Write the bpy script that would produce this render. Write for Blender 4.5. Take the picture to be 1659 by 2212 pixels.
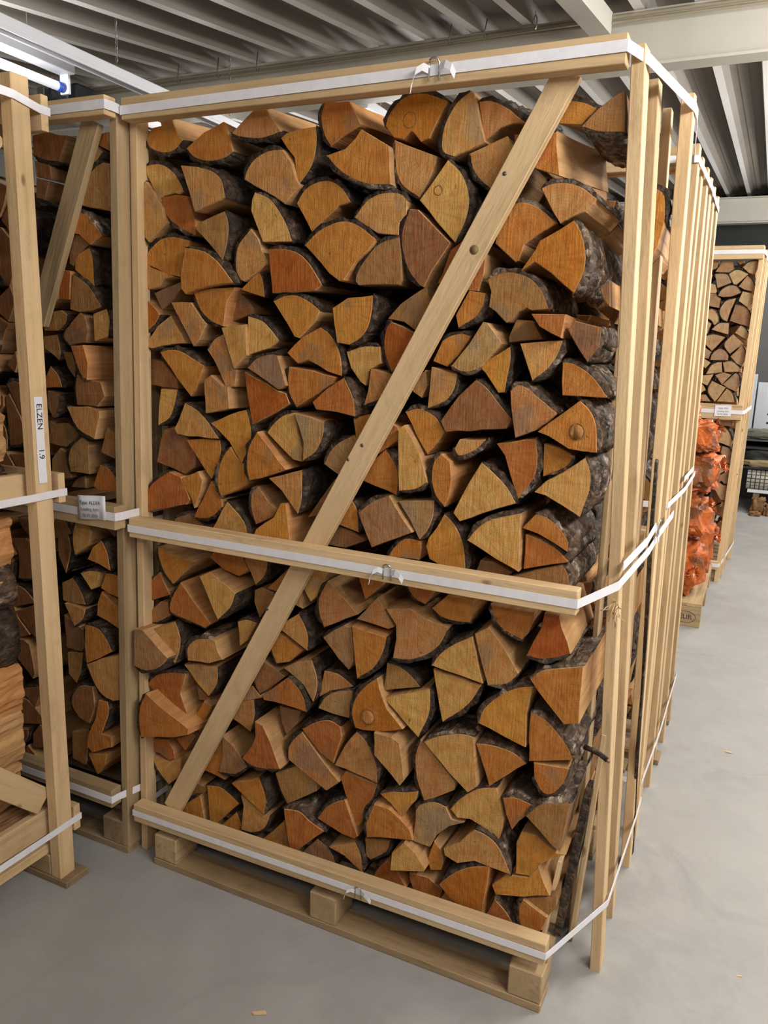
import bpy, bmesh, math, random
from mathutils import Vector, Matrix, noise

for _o in list(bpy.data.objects): bpy.data.objects.remove(_o, do_unlink=True)
S = bpy.context.scene
COL = S.collection
random.seed(7)

# ------------------------------------------------------------------ camera
YAW, PITCH, ROLL, FPX = -0.4363, -0.2012, 0.0377, 1692.26
def cam_axes():
    cy, sy, cp, sp = math.cos(YAW), math.sin(YAW), math.cos(PITCH), math.sin(PITCH)
    f = Vector((sy*cp, cy*cp, sp)); r = Vector((cy, -sy, 0)); u = r.cross(f)
    return math.cos(ROLL)*r + math.sin(ROLL)*u, -math.sin(ROLL)*r + math.cos(ROLL)*u, f
_r, _u, _f = cam_axes()
cd = bpy.data.cameras.new('camera'); cam = bpy.data.objects.new('camera', cd); COL.objects.link(cam)
cd.sensor_fit = 'VERTICAL'; cd.sensor_height = 36.0; cd.lens = FPX/2212*36.0
cd.clip_start = 0.05; cd.clip_end = 100
M = Matrix.Identity(4)
for i in range(3): M[i][0], M[i][1], M[i][2] = _r[i], _u[i], -_f[i]
M.translation = (1.4912, -1.5915, 1.5058)
cam.matrix_world = M
S.camera = cam

# ------------------------------------------------------------------ world, lamps, exposure
w = bpy.data.worlds.new('world'); S.world = w; w.use_nodes = True
w.node_tree.nodes['Background'].inputs[0].default_value = (0.9, 0.93, 1.0, 1)
w.node_tree.nodes['Background'].inputs[1].default_value = 0.05
S.view_settings.view_transform = 'Standard'; S.view_settings.look = 'None'
S.view_settings.gamma = 1.0; S.view_settings.use_curve_mapping = False
S.view_settings.exposure = -0.8
def tube_lamp_light(p0, p1, watts, n=3, col=(1.0, 0.965, 0.91)):
    # a bare fluorescent tube shines all round: a row of soft point lights along it
    for k in range(n):
        l = bpy.data.lights.new('tube_lamp_light', 'POINT'); l.energy = watts/n; l.color = col; l.shadow_soft_size = 0.16
        o = bpy.data.objects.new('tube_lamp_light', l); COL.objects.link(o)
        t = (k+0.5)/n; o.location = [a+(b-a)*t for a, b in zip(p0, p1)]
# rows of tubes under the roof: over the aisle on the right, behind the photographer, over the back
for y in (-0.9, 1.7, 4.4, 7.4):
    tube_lamp_light((2.7, y-0.7, 2.52), (2.7, y+0.7, 2.52), 300)
tube_lamp_light((0.7, -2.4, 2.48), (3.2, -2.4, 2.48), 105, 4)
tube_lamp_light((-0.65, 2.6, 2.74), (-0.65, 3.9, 2.74), 34, 2)
tube_lamp_light((-1.455, 0.2, 2.55), (-1.455, 1.1, 2.55), 30, 2)
tube_lamp_light((-2.0, 2.7, 2.74), (-2.0, 3.9, 2.74), 34, 2)

# ------------------------------------------------------------------ materials
def nmat(name, rough=0.8, spec=0.3):
    m = bpy.data.materials.new(name); m.use_nodes = True
    nt = m.node_tree; b = nt.nodes['Principled BSDF']
    b.inputs['Roughness'].default_value = rough
    b.inputs['Specular IOR Level'].default_value = spec
    return m, nt, b
def N(nt, t, **kw):
    n = nt.nodes.new(t)
    for k, v in kw.items(): setattr(n, k, v)
    return n
def ramp(nt, fac, stops, interp='LINEAR'):
    r = N(nt, 'ShaderNodeValToRGB'); e = r.color_ramp.elements; r.color_ramp.interpolation = interp
    while len(e) < len(stops): e.new(0.5)
    for i, (p, c) in enumerate(stops):
        e[i].position = p; e[i].color = (*c, 1) if len(c) == 3 else c
    nt.links.new(fac, r.inputs[0]); return r.outputs[0]
def mix(nt, fac, a, b, typ='MIX'):
    m = N(nt, 'ShaderNodeMix', data_type='RGBA', blend_type=typ)
    for s, v in ((m.inputs[0], fac), (m.inputs[6], a), (m.inputs[7], b)):
        if isinstance(v, (int, float)): s.default_value = v
        elif isinstance(v, tuple): s.default_value = (*v, 1)
        else: nt.links.new(v, s)
    return m.outputs[2]
def math_n(nt, op, a, b=None, c=None):
    m = N(nt, 'ShaderNodeMath', operation=op)
    for i, v in enumerate((a, b, c)):
        if v is None: continue
        if isinstance(v, (int, float)): m.inputs[i].default_value = v
        else: nt.links.new(v, m.inputs[i])
    return m.outputs[0]
def coords(nt, scale=(1, 1, 1), kind='Object', seed=True):
    tc = N(nt, 'ShaderNodeTexCoord'); mp = N(nt, 'ShaderNodeMapping')
    mp.inputs['Scale'].default_value = scale
    nt.links.new(tc.outputs[kind], mp.inputs[0])
    if seed:
        oi = N(nt, 'ShaderNodeObjectInfo'); v = N(nt, 'ShaderNodeCombineXYZ')
        r = math_n(nt, 'MULTIPLY', oi.outputs['Random'], 37.0)
        for i in range(3): nt.links.new(r, v.inputs[i])
        nt.links.new(v.outputs[0], mp.inputs['Location'])
    return mp.outputs[0]
def noise_t(nt, vec, scale, detail=4, rough=0.55, dist=0.0):
    n = N(nt, 'ShaderNodeTexNoise'); n.inputs['Scale'].default_value = scale
    n.inputs['Detail'].default_value = detail; n.inputs['Roughness'].default_value = rough
    n.inputs['Distortion'].default_value = dist
    nt.links.new(vec, n.inputs['Vector']); return n.outputs[0]
def bump(nt, b, h, strength=0.4, dist=0.003):
    bp = N(nt, 'ShaderNodeBump'); bp.inputs['Strength'].default_value = strength
    bp.inputs['Distance'].default_value = dist
    nt.links.new(h, bp.inputs['Height']); nt.links.new(bp.outputs[0], b.inputs['Normal'])
def rnd(nt): return N(nt, 'ShaderNodeObjectInfo').outputs['Random']
def scale3(c, k): return tuple(min(1, x*k) for x in c)

def end_grain(name, base, stain, stain_amt):
    m, nt, b = nmat(name, 0.85, 0.15)
    raw = coords(nt, seed=False); sd = coords(nt)
    sep = N(nt, 'ShaderNodeSeparateXYZ'); nt.links.new(raw, sep.inputs[0])
    r2 = math_n(nt, 'ADD', math_n(nt, 'MULTIPLY', sep.outputs[0], sep.outputs[0]),
                math_n(nt, 'MULTIPLY', sep.outputs[2], sep.outputs[2]))
    rad = math_n(nt, 'SQRT', r2)
    wob = noise_t(nt, sd, 14, 3)
    rw = math_n(nt, 'ADD', rad, math_n(nt, 'MULTIPLY', wob, 0.022))
    rings = math_n(nt, 'SINE', math_n(nt, 'MULTIPLY', rw, 1050.0))
    ringc = ramp(nt, math_n(nt, 'MULTIPLY_ADD', rings, 0.5, 0.5), [(0, scale3(base, 0.93)), (1, scale3(base, 1.05))])
    # broad bands (darker sap zones following the rings)
    band = noise_t(nt, sd, 5, 2)
    bb = math_n(nt, 'SINE', math_n(nt, 'MULTIPLY', math_n(nt, 'MULTIPLY_ADD', band, 0.05, rad), 120.0))
    c = mix(nt, math_n(nt, 'MULTIPLY', math_n(nt, 'MAXIMUM', bb, 0.0), 0.38), ringc, (base[0]*0.95, base[1]*0.68, base[2]*0.45))
    # saw fuzz across
    stre = coords(nt, (240, 240, 22))
    fz = noise_t(nt, stre, 1.0, 2)
    c = mix(nt, 0.35, c, ramp(nt, fz, [(0.25, (0.55, 0.5, 0.45)), (0.75, (1.25, 1.25, 1.25))]), 'MULTIPLY')
    # greyish weathered patch
    pt = noise_t(nt, sd, 9, 3, 0.5, 0.4)
    pt = math_n(nt, 'MULTIPLY_ADD', math_n(nt, 'SUBTRACT', 0.035, rad), 1.9, pt)
    pm = ramp(nt, pt, [(0.60 - stain_amt, (0, 0, 0)), (0.66 - stain_amt, (1, 1, 1))])
    c = mix(nt, math_n(nt, 'MULTIPLY', pm, 0.68), c, stain)
    ang = math_n(nt, 'ARCTAN2', sep.outputs[2], sep.outputs[0])
    cv = N(nt, 'ShaderNodeCombineXYZ'); nt.links.new(math_n(nt, 'MULTIPLY', ang, 5.0), cv.inputs[0])
    nt.links.new(math_n(nt, 'MULTIPLY_ADD', rnd(nt), 40.0, math_n(nt, 'MULTIPLY', rad, 5.0)), cv.inputs[1])
    ck = noise_t(nt, cv.outputs[0], 2.2, 3, 0.6)
    c = mix(nt, 0.5, c, ramp(nt, ck, [(0.30, (0.62, 0.55, 0.48)), (0.5, (1, 1, 1)), (0.72, (1.12, 1.14, 1.18))]), 'MULTIPLY')
    mo = noise_t(nt, sd, 26, 5, 0.65)
    c = mix(nt, 0.45, c, ramp(nt, mo, [(0.3, (0.6, 0.52, 0.42)), (0.55, (1, 1, 1)), (0.75, (1.15, 1.15, 1.15))]), 'MULTIPLY')
    sp = noise_t(nt, sd, 70, 2)
    c = mix(nt, ramp(nt, sp, [(0.70, (0, 0, 0)), (0.78, (0.7, 0.7, 0.7))]), c, (0.10, 0.05, 0.02))
    hs = N(nt, 'ShaderNodeHueSaturation')
    nt.links.new(math_n(nt, 'MULTIPLY_ADD', rnd(nt), 0.024, 0.488), hs.inputs['Hue'])
    nt.links.new(math_n(nt, 'MULTIPLY_ADD', rnd(nt), 0.32, 0.84), hs.inputs['Value'])
    nt.links.new(c, hs.inputs['Color']); nt.links.new(hs.outputs[0], b.inputs['Base Color'])
    bump(nt, b, math_n(nt, 'ADD', math_n(nt, 'MULTIPLY', fz, 0.8), noise_t(nt, sd, 60, 3)), 0.55, 0.004)
    return m
def split_wood(name, base, dark):
    m, nt, b = nmat(name, 0.75, 0.2)
    v = coords(nt, (60, 3.5, 60)); v2 = coords(nt)
    n1 = noise_t(nt, v, 1.0, 4, 0.6, 0.3); n2 = noise_t(nt, v2, 11, 4)
    c = ramp(nt, n1, [(0.25, dark), (0.6, base), (0.85, scale3(base, 1.15))])
    c = mix(nt, ramp(nt, n2, [(0.5, (0, 0, 0)), (0.72, (0.75, 0.75, 0.75))]), c, dark)
    nt.links.new(c, b.inputs['Base Color'])
    bump(nt, b, math_n(nt, 'ADD', n1, math_n(nt, 'MULTIPLY', n2, 0.6)), 0.6, 0.006)
    return m
TONE = {
 'o': ((0.47, 0.190, 0.044), (0.31, 0.165, 0.080), 0.00),
 'y': ((0.53, 0.280, 0.095), (0.33, 0.205, 0.115), 0.03),
 'r': ((0.41, 0.138, 0.025), (0.31, 0.150, 0.065), -0.02),
 'b': ((0.33, 0.165, 0.062), (0.235, 0.138, 0.075), 0.06),
 'g': ((0.38, 0.215, 0.098), (0.28, 0.185, 0.115), 0.11)}
ENDM = {k: end_grain('end_grain_'+n, *TONE[k]) for k, n in (('o', 'orange'), ('y', 'honey'), ('r', 'rust'), ('b', 'brown'), ('g', 'greyed'))}
PALE = {'y': end_grain('end_grain_pale', (0.50, 0.34, 0.19), (0.40, 0.27, 0.16), 0.04),
        'g': end_grain('end_grain_pale_grey', (0.44, 0.31, 0.19), (0.37, 0.27, 0.18), 0.05),
        'b': end_grain('end_grain_pale_brown', (0.36, 0.21, 0.115), (0.28, 0.17, 0.10), 0.05)}
SPLIT = split_wood('split_wood', (0.52, 0.30, 0.135), (0.33, 0.165, 0.065))
SPLITD = split_wood('split_wood_dark', (0.30, 0.165, 0.075), (0.16, 0.085, 0.04))
SPLITO = split_wood('split_wood_reddish', (0.55, 0.27, 0.105), (0.36, 0.15, 0.05))
def bark_mat(name, a, bcol, lich, ls=9, amt=0.6):
    m, nt, b = nmat(name, 0.62, 0.4)
    v = coords(nt, (1, 0.45, 1)); 
    n1 = noise_t(nt, v, 38, 6, 0.65, 0.6); n2 = noise_t(nt, coords(nt), ls, 4)
    vo = N(nt, 'ShaderNodeTexVoronoi', feature='DISTANCE_TO_EDGE'); vo.inputs['Scale'].default_value = 45
    nt.links.new(v, vo.inputs['Vector'])
    c = ramp(nt, n1, [(0.3, a), (0.62, bcol)])
    c = mix(nt, ramp(nt, n2, [(0.54, (0, 0, 0)), (0.68, (amt, amt, amt))]), c, lich)
    fl = N(nt, 'ShaderNodeTexVoronoi'); fl.inputs['Scale'].default_value = 85
    nt.links.new(coords(nt, (1, 0.55, 1)), fl.inputs['Vector'])
    bw = N(nt, 'ShaderNodeRGBToBW'); nt.links.new(fl.outputs['Color'], bw.inputs[0])
    c = mix(nt, 0.8, c, ramp(nt, bw.outputs[0], [(0.25, (0.45, 0.43, 0.40)), (0.6, (1, 1, 1)), (0.8, (1.7, 1.6, 1.5))]), 'MULTIPLY')
    nt.links.new(c, b.inputs['Base Color'])
    nt.links.new(ramp(nt, bw.outputs[0], [(0.3, (0.75, 0.75, 0.75)), (0.75, (0.42, 0.42, 0.42))]), b.inputs['Roughness'])
    n1 = math_n(nt, 'MULTIPLY_ADD', bw.outputs[0], 0.55, n1)
    h = math_n(nt, 'ADD', n1, math_n(nt, 'MULTIPLY', math_n(nt, 'MINIMUM', vo.outputs['Distance'], 0.25), 0.8))
    bump(nt, b, h, 1.0, 0.016)
    return m
BARK = bark_mat('bark_dark', (0.016, 0.010, 0.006), (0.070, 0.042, 0.026), (0.125, 0.088, 0.060))
BARKG = bark_mat('bark_grey', (0.030, 0.019, 0.012), (0.145, 0.092, 0.060), (0.46, 0.37, 0.29), 26, 0.85)

def plank_mat(name, base, dark, rough_saw=0.4):
    m, nt, b = nmat(name, 0.7, 0.25)
    v = coords(nt, (1.6, 34, 34)); v0 = coords(nt)
    g = noise_t(nt, v, 1.0, 5, 0.6, 0.5); big = noise_t(nt, coords(nt, (2, 6, 6)), 1.0, 3)
    c = ramp(nt, g, [(0.28, dark), (0.46, base), (0.72, scale3(base, 1.12))])
    c = mix(nt, ramp(nt, big, [(0.48, (0, 0, 0)), (0.75, (0.65, 0.65, 0.65))]), c, dark)
    dirt = noise_t(nt, coords(nt, (9, 16, 16)), 1.0, 6, 0.7)
    c = mix(nt, ramp(nt, dirt, [(0.56, (0, 0, 0)), (0.78, (0.5, 0.5, 0.5))]), c, scale3(dark, 0.62))
    kn = N(nt, 'ShaderNodeTexVoronoi'); kn.inputs['Scale'].default_value = 5.5
    nt.links.new(coords(nt, (0.75, 1.6, 1.6)), kn.inputs['Vector'])
    c = mix(nt, ramp(nt, kn.outputs['Distance'], [(0.035, (0.85, 0.85, 0.85)), (0.075, (0, 0, 0))]), c, (0.20, 0.10, 0.04))
    hs = N(nt, 'ShaderNodeHueSaturation'); nt.links.new(c, hs.inputs['Color'])
    nt.links.new(math_n(nt, 'MULTIPLY_ADD', rnd(nt), 0.22, 0.9), hs.inputs['Value'])
    nt.links.new(hs.outputs[0], b.inputs['Base Color'])
    fine = noise_t(nt, coords(nt, (30, 130, 130)), 1.0, 3)
    bump(nt, b, math_n(nt, 'ADD', g, fine), rough_saw, 0.003)
    return m
PINE = plank_mat('pine_plank', (0.63, 0.450, 0.255), (0.44, 0.290, 0.145))
PINEW = plank_mat('weathered_plank', (0.44, 0.315, 0.175), (0.25, 0.165, 0.085))
PINEM = plank_mat('worn_pallet_board', (0.36, 0.25, 0.14), (0.17, 0.11, 0.06))
PINED = plank_mat('dirty_pallet_wood', (0.29, 0.20, 0.115), (0.14, 0.09, 0.05))

def plain(name, c, rough=0.5, metal=0.0, spec=0.5, nscale=0, namt=0.1, bumpd=0):
    m, nt, b = nmat(name, rough, spec); b.inputs['Metallic'].default_value = metal
    if nscale:
        n = noise_t(nt, coords(nt), nscale, 5)
        nt.links.new(ramp(nt, n, [(0.3, scale3(c, 1-namt)), (0.7, scale3(c, 1+namt))]), b.inputs['Base Color'])
        if bumpd: bump(nt, b, n, 0.5, bumpd)
    else: b.inputs['Base Color'].default_value = (*c, 1)
    return m
STRAP = plain('strap_white', (0.80, 0.79, 0.84), 0.45, nscale=40, namt=0.05)
WIRE = plain('buckle_steel', (0.62, 0.63, 0.64), 0.3, 1.0)
NAIL = plain('nail_head', (0.16, 0.15, 0.14), 0.5, 0.6)
PAPER = plain('paper_white', (0.80, 0.80, 0.86), 0.7, nscale=30, namt=0.03)
INK = plain('print_ink', (0.03, 0.03, 0.04), 0.7)
INKG = plain('print_ink_faded', (0.14, 0.14, 0.17), 0.7)
RIBM = plain('painted_steel_rib_lit', (0.92, 0.91, 0.89), 0.45, nscale=3, namt=0.03)  # same roof sheet, light on the low flanges put into a paler colour
ROOFM = plain('painted_steel_roof_shaded', (0.25, 0.222, 0.192), 0.5, nscale=3, namt=0.06)  # shade in the webs and troughs put into a darker sheet colour
BEAMM = plain('painted_steel_beam', (0.62, 0.595, 0.53), 0.5, nscale=4, namt=0.05)
DARKM = plain('dark_wall_paint', (0.030, 0.036, 0.030), 0.6, nscale=2, namt=0.2)
WALLM = plain('wall_paint', (0.32, 0.31, 0.29), 0.8, nscale=2, namt=0.05)
WHITEM = plain('white_enamel', (0.74, 0.76, 0.82), 0.4, nscale=8, namt=0.03)
PANELM = plain('galvanised_white_panel', (0.46, 0.49, 0.54), 0.45, nscale=8, namt=0.04)
BLUEM = plain('blue_plastic', (0.02, 0.07, 0.42), 0.4)
ALUM = plain('galvanised', (0.45, 0.45, 0.44), 0.4, 0.8)
BLACKM = plain('black_sheet', (0.008, 0.009, 0.009), 0.55, nscale=12, namt=0.3, bumpd=0.01)
GREENT = plain('grey_green_tarp', (0.12, 0.125, 0.09), 0.75, nscale=10, namt=0.2, bumpd=0.02)
TANT = plain('tan_tarp', (0.25, 0.20, 0.10), 0.7, nscale=10, namt=0.2, bumpd=0.02)
HOLE = plain('hole_black', (0.004, 0.004, 0.004), 0.9)
GREYP = plain('grey_panel', (0.06, 0.062, 0.06), 0.5, nscale=4, namt=0.1)
TUBEM, _nt, _b = nmat('lamp_tube_lit'); _b.inputs['Emission Color'].default_value = (1, 0.97, 0.92, 1)
_b.inputs['Emission Strength'].default_value = 9.0; _b.inputs['Base Color'].default_value = (.9, .9, .9, 1)
TUBEOFF = plain('lamp_tube_glass', (0.78, 0.80, 0.86), 0.2)
_b = TUBEOFF.node_tree.nodes['Principled BSDF']; _b.inputs['Emission Color'].default_value = (0.93, 0.96, 1, 1); _b.inputs['Emission Strength'].default_value = 0.9
# concrete floor
FLOORM, nt, b = nmat('concrete_floor', 0.62, 0.35)
v = coords(nt, kind='Generated', seed=False)
vo = coords(nt, seed=False)
n1 = noise_t(nt, vo, 1.3, 5, 0.6); n2 = noise_t(nt, vo, 7, 6, 0.65); n3 = noise_t(nt, vo, 55, 3)
c = ramp(nt, n1, [(0.3, (0.285, 0.277, 0.268)), (0.7, (0.355, 0.347, 0.338))])
c = mix(nt, ramp(nt, n2, [(0.42, (0, 0, 0)), (0.75, (0.6, 0.6, 0.6))]), c, (0.41, 0.402, 0.395))
c = mix(nt, ramp(nt, noise_t(nt, vo, 2.6, 5, 0.7, 1.2), [(0.56, (0, 0, 0)), (0.75, (0.5, 0.5, 0.5))]), c, (0.225, 0.217, 0.207))
sc = N(nt, 'ShaderNodeTexWave'); sc.inputs['Scale'].default_value = 0.55; sc.inputs['Distortion'].default_value = 9
sc.inputs['Detail'].default_value = 3; nt.links.new(vo, sc.inputs['Vector'])
c = mix(nt, ramp(nt, sc.outputs['Fac'], [(0.0, (0.14, 0.14, 0.14)), (0.008, (0, 0, 0))]), c, (0.24, 0.235, 0.225))
nt.links.new(c, b.inputs['Base Color'])
nt.links.new(ramp(nt, n2, [(0.3, (0.5, 0.5, 0.5)), (0.7, (0.72, 0.72, 0.72))]), b.inputs['Roughness'])
bump(nt, b, math_n(nt, 'ADD', n3, n2), 0.15, 0.002)
# orange net / film of the firewood bags: logs shimmer through it
ORANGE, nt, b = nmat('orange_bag_net', 0.38, 0.5)
vv = coords(nt)
n1 = noise_t(nt, vv, 7, 3, 0.5, 0.8); n2 = noise_t(nt, vv, 45, 4, 0.6, 1.5)
c = ramp(nt, n1, [(0.38, (0.20, 0.070, 0.025)), (0.50, (0.50, 0.115, 0.018)), (0.68, (0.68, 0.17, 0.028))])
nt.links.new(c, b.inputs['Base Color']); bump(nt, b, n2, 0.5, 0.012)

# ------------------------------------------------------------------ helpers
def tag(o, label=None, cat=None, group=None, kind=None):
    if label: o['label'] = label
    if cat: o['category'] = cat
    if group: o['group'] = group
    if kind: o['kind'] = kind
    return o
def empty(name, loc):
    o = bpy.data.objects.new(name, None); COL.objects.link(o); o.location = loc
    o.empty_display_size = 0.1
    return o
def obj(name, me, mats, parent=None, mw=None):
    for m in (mats if isinstance(mats, (list, tuple)) else [mats]): me.materials.append(m)
    return inst(name, me, parent, mw)
def wmat(o):
    m = Matrix.Translation(o.location) @ o.rotation_euler.to_matrix().to_4x4()
    return wmat(o.parent) @ m if o.parent else m
def inst(name, me, parent=None, mw=None):
    o = bpy.data.objects.new(name, me); COL.objects.link(o)
    mw = mw or Matrix.Identity(4)
    if parent:
        o.parent = parent; mw = wmat(parent).inverted() @ mw
    loc, rot, _s = mw.decompose(); o.location = loc; o.rotation_euler = rot.to_euler()
    return o
def from_bm(bm, name):
    me = bpy.data.meshes.new(name); bm.to_mesh(me); bm.free(); return me
def smooth(me):
    me.polygons.foreach_set('use_smooth', [True]*len(me.polygons)); return me
def box_mesh(name, lx, ly, lz, bev=0.0015, rough=0.0, cuts=0):
    bm = bmesh.new(); bmesh.ops.create_cube(bm, size=1.0)
    bmesh.ops.scale(bm, vec=(lx, ly, lz), verts=bm.verts)
    if cuts:
        ed = [e for e in bm.edges if abs(e.verts[0].co.x - e.verts[1].co.x) > lx*0.9]
        bmesh.ops.subdivide_edges(bm, edges=ed, cuts=cuts, use_grid_fill=False)
        for v in bm.verts:
            for k in (1, 2): v.co[k] += random.uniform(-rough, rough)
    if bev: bmesh.ops.bevel(bm, geom=list(bm.edges) if not cuts else [e for e in bm.edges if e.is_boundary or e.calc_face_angle(0) > 0.8], offset=bev, segments=1, affect='EDGES')
    return from_bm(bm, name)
def plank(parent, name, p0, p1, width, thick, wdir, mat=PINE, rough=0.0006, bev=0.0015):
    """board whose centre line runs p0 -> p1; `width` along wdir, `thick` across"""
    p0, p1 = Vector(p0), Vector(p1); x = (p1-p0).normalized(); L = (p1-p0).length
    yv = Vector(wdir); yv = (yv - yv.dot(x)*x).normalized(); z = x.cross(yv)
    m = Matrix.Identity(4)
    for i in range(3): m[i][0], m[i][1], m[i][2] = x[i], yv[i], z[i]
    m.translation = (p0+p1)/2
    me = box_mesh(name, L, width, thick, bev, rough, max(2, int(L/0.25)))
    return obj(name, me, mat, parent, m)
def box(parent, name, lo, hi, mat, bev=0.0015):
    lo, hi = Vector(lo), Vector(hi); d = hi-lo
    # long axis -> local x so that the grain runs along the piece
    ax = max(range(3), key=lambda i: d[i]); p0 = (lo+hi)/2; p1 = p0.copy(); p0[ax] = lo[ax]; p1[ax] = hi[ax]
    wd = [(0, 1, 0), (0, 0, 1), (1, 0, 0)][ax]; wa = [1, 2, 0][ax]; ta = [2, 0, 1][ax]
    return plank(parent, name, p0, p1, d[wa], d[ta], wd, mat, 0.0005, bev)
def tube_mesh(name, pts, r, n=6, closed=False):
    pts = [Vector(p) for p in pts]; vs, fs = [], []; K = len(pts)
    for i, p in enumerate(pts):
        a = pts[i-1] if (i or closed) else p; c_ = pts[(i+1) % K] if (i < K-1 or closed) else p
        t = (c_-a).normalized(); ref = Vector((0, 0, 1)) if abs(t.z) < 0.9 else Vector((1, 0, 0))
        s = t.cross(ref).normalized(); q = s.cross(t)
        for k in range(n):
            an = 2*math.pi*k/n; vs.append(p + r*(math.cos(an)*s + math.sin(an)*q))
    for i in range(K if closed else K-1):
        j = (i+1) % K
        for k in range(n): fs.append((i*n+k, i*n+(k+1) % n, j*n+(k+1) % n, j*n+k))
    if not closed: fs += [tuple(range(n-1, -1, -1)), tuple((K-1)*n+k for k in range(n))]
    me = bpy.data.meshes.new(name); me.from_pydata(vs, [], fs); return smooth(me)
def strap_mesh(name, pts, width, out, th=0.0016, wdir=(0, 0, 1)):
    """flat band along pts, `width` tall; `out` = outward normal per point"""
    vs, fs = [], []; wd = Vector(wdir)
    for p, n in zip(pts, out):
        p, n = Vector(p), Vector(n).normalized()
        for a in (-.5, .5):
            for t in (0, th): vs.append(p + wd*width*a + n*t)
    for i in range(len(pts)-1):
        a, c_ = i*4, i*4+4
        for q in ((0, 1), (1, 3), (3, 2), (2, 0)): fs.append((a+q[0], c_+q[0], c_+q[1], a+q[1]))
    fs += [(0, 2, 3, 1), tuple((len(pts)-1)*4+k for k in (0, 1, 3, 2))]
    me = bpy.data.meshes.new(name); me.from_pydata(vs, [], fs)
    bm = bmesh.new(); bm.from_mesh(me); bmesh.ops.recalc_face_normals(bm, faces=bm.faces); bm.to_mesh(me); bm.free()
    return me
def buckle(parent, c, ux, uz, s=1.0):
    """wire strapping buckle: bent wire rectangle with two legs"""
    c, ux, uz = Vector(c), Vector(ux), Vector(uz); n = ux.cross(uz)
    pth = [(-.011, -.020), (-.011, .012), (-.009, .018), (-.004, .021), (.004, .021), (.009, .018), (.011, .012), (.011, -.020)]
    pts = [c + ux*a*s + uz*b_*s + n*(0.007 if b_ > .015 else 0.004) for a, b_ in pth]
    return obj('buckle', tube_mesh('buckle', pts, 0.0022*s), WIRE, parent)
def text_mesh(body, size, align='CENTER'):
    cu = bpy.data.curves.new('lettering', 'FONT'); cu.body = body; cu.size = size; cu.align_x = align
    cu.extrude = 0.0003
    t = bpy.data.objects.new('lettering_tmp', cu); COL.objects.link(t)
    dg = bpy.context.evaluated_depsgraph_get(); me = bpy.data.meshes.new_from_object(t.evaluated_get(dg))
    bpy.data.objects.remove(t, do_unlink=True); bpy.data.curves.remove(cu); return me
def frame(o, x, y):
    """matrix with local x, y along given world vectors at o"""
    x, y = Vector(x).normalized(), Vector(y).normalized(); z = x.cross(y); m = Matrix.Identity(4)
    for i in range(3): m[i][0], m[i][1], m[i][2] = x[i], y[i], z[i]
    m.translation = o; return m
def ordn(n):
    w_ = 'zeroth first second third fourth fifth sixth seventh eighth ninth tenth eleventh twelfth thirteenth fourteenth fifteenth sixteenth seventeenth eighteenth nineteenth twentieth'.split()
    if n < len(w_): return w_[n]
    t = {2: 'twenty', 3: 'thirty'}[n//10]
    return t + '-' + w_[n % 10] if n % 10 else {2: 'twentieth', 3: 'thirtieth'}[n//10]
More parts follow.
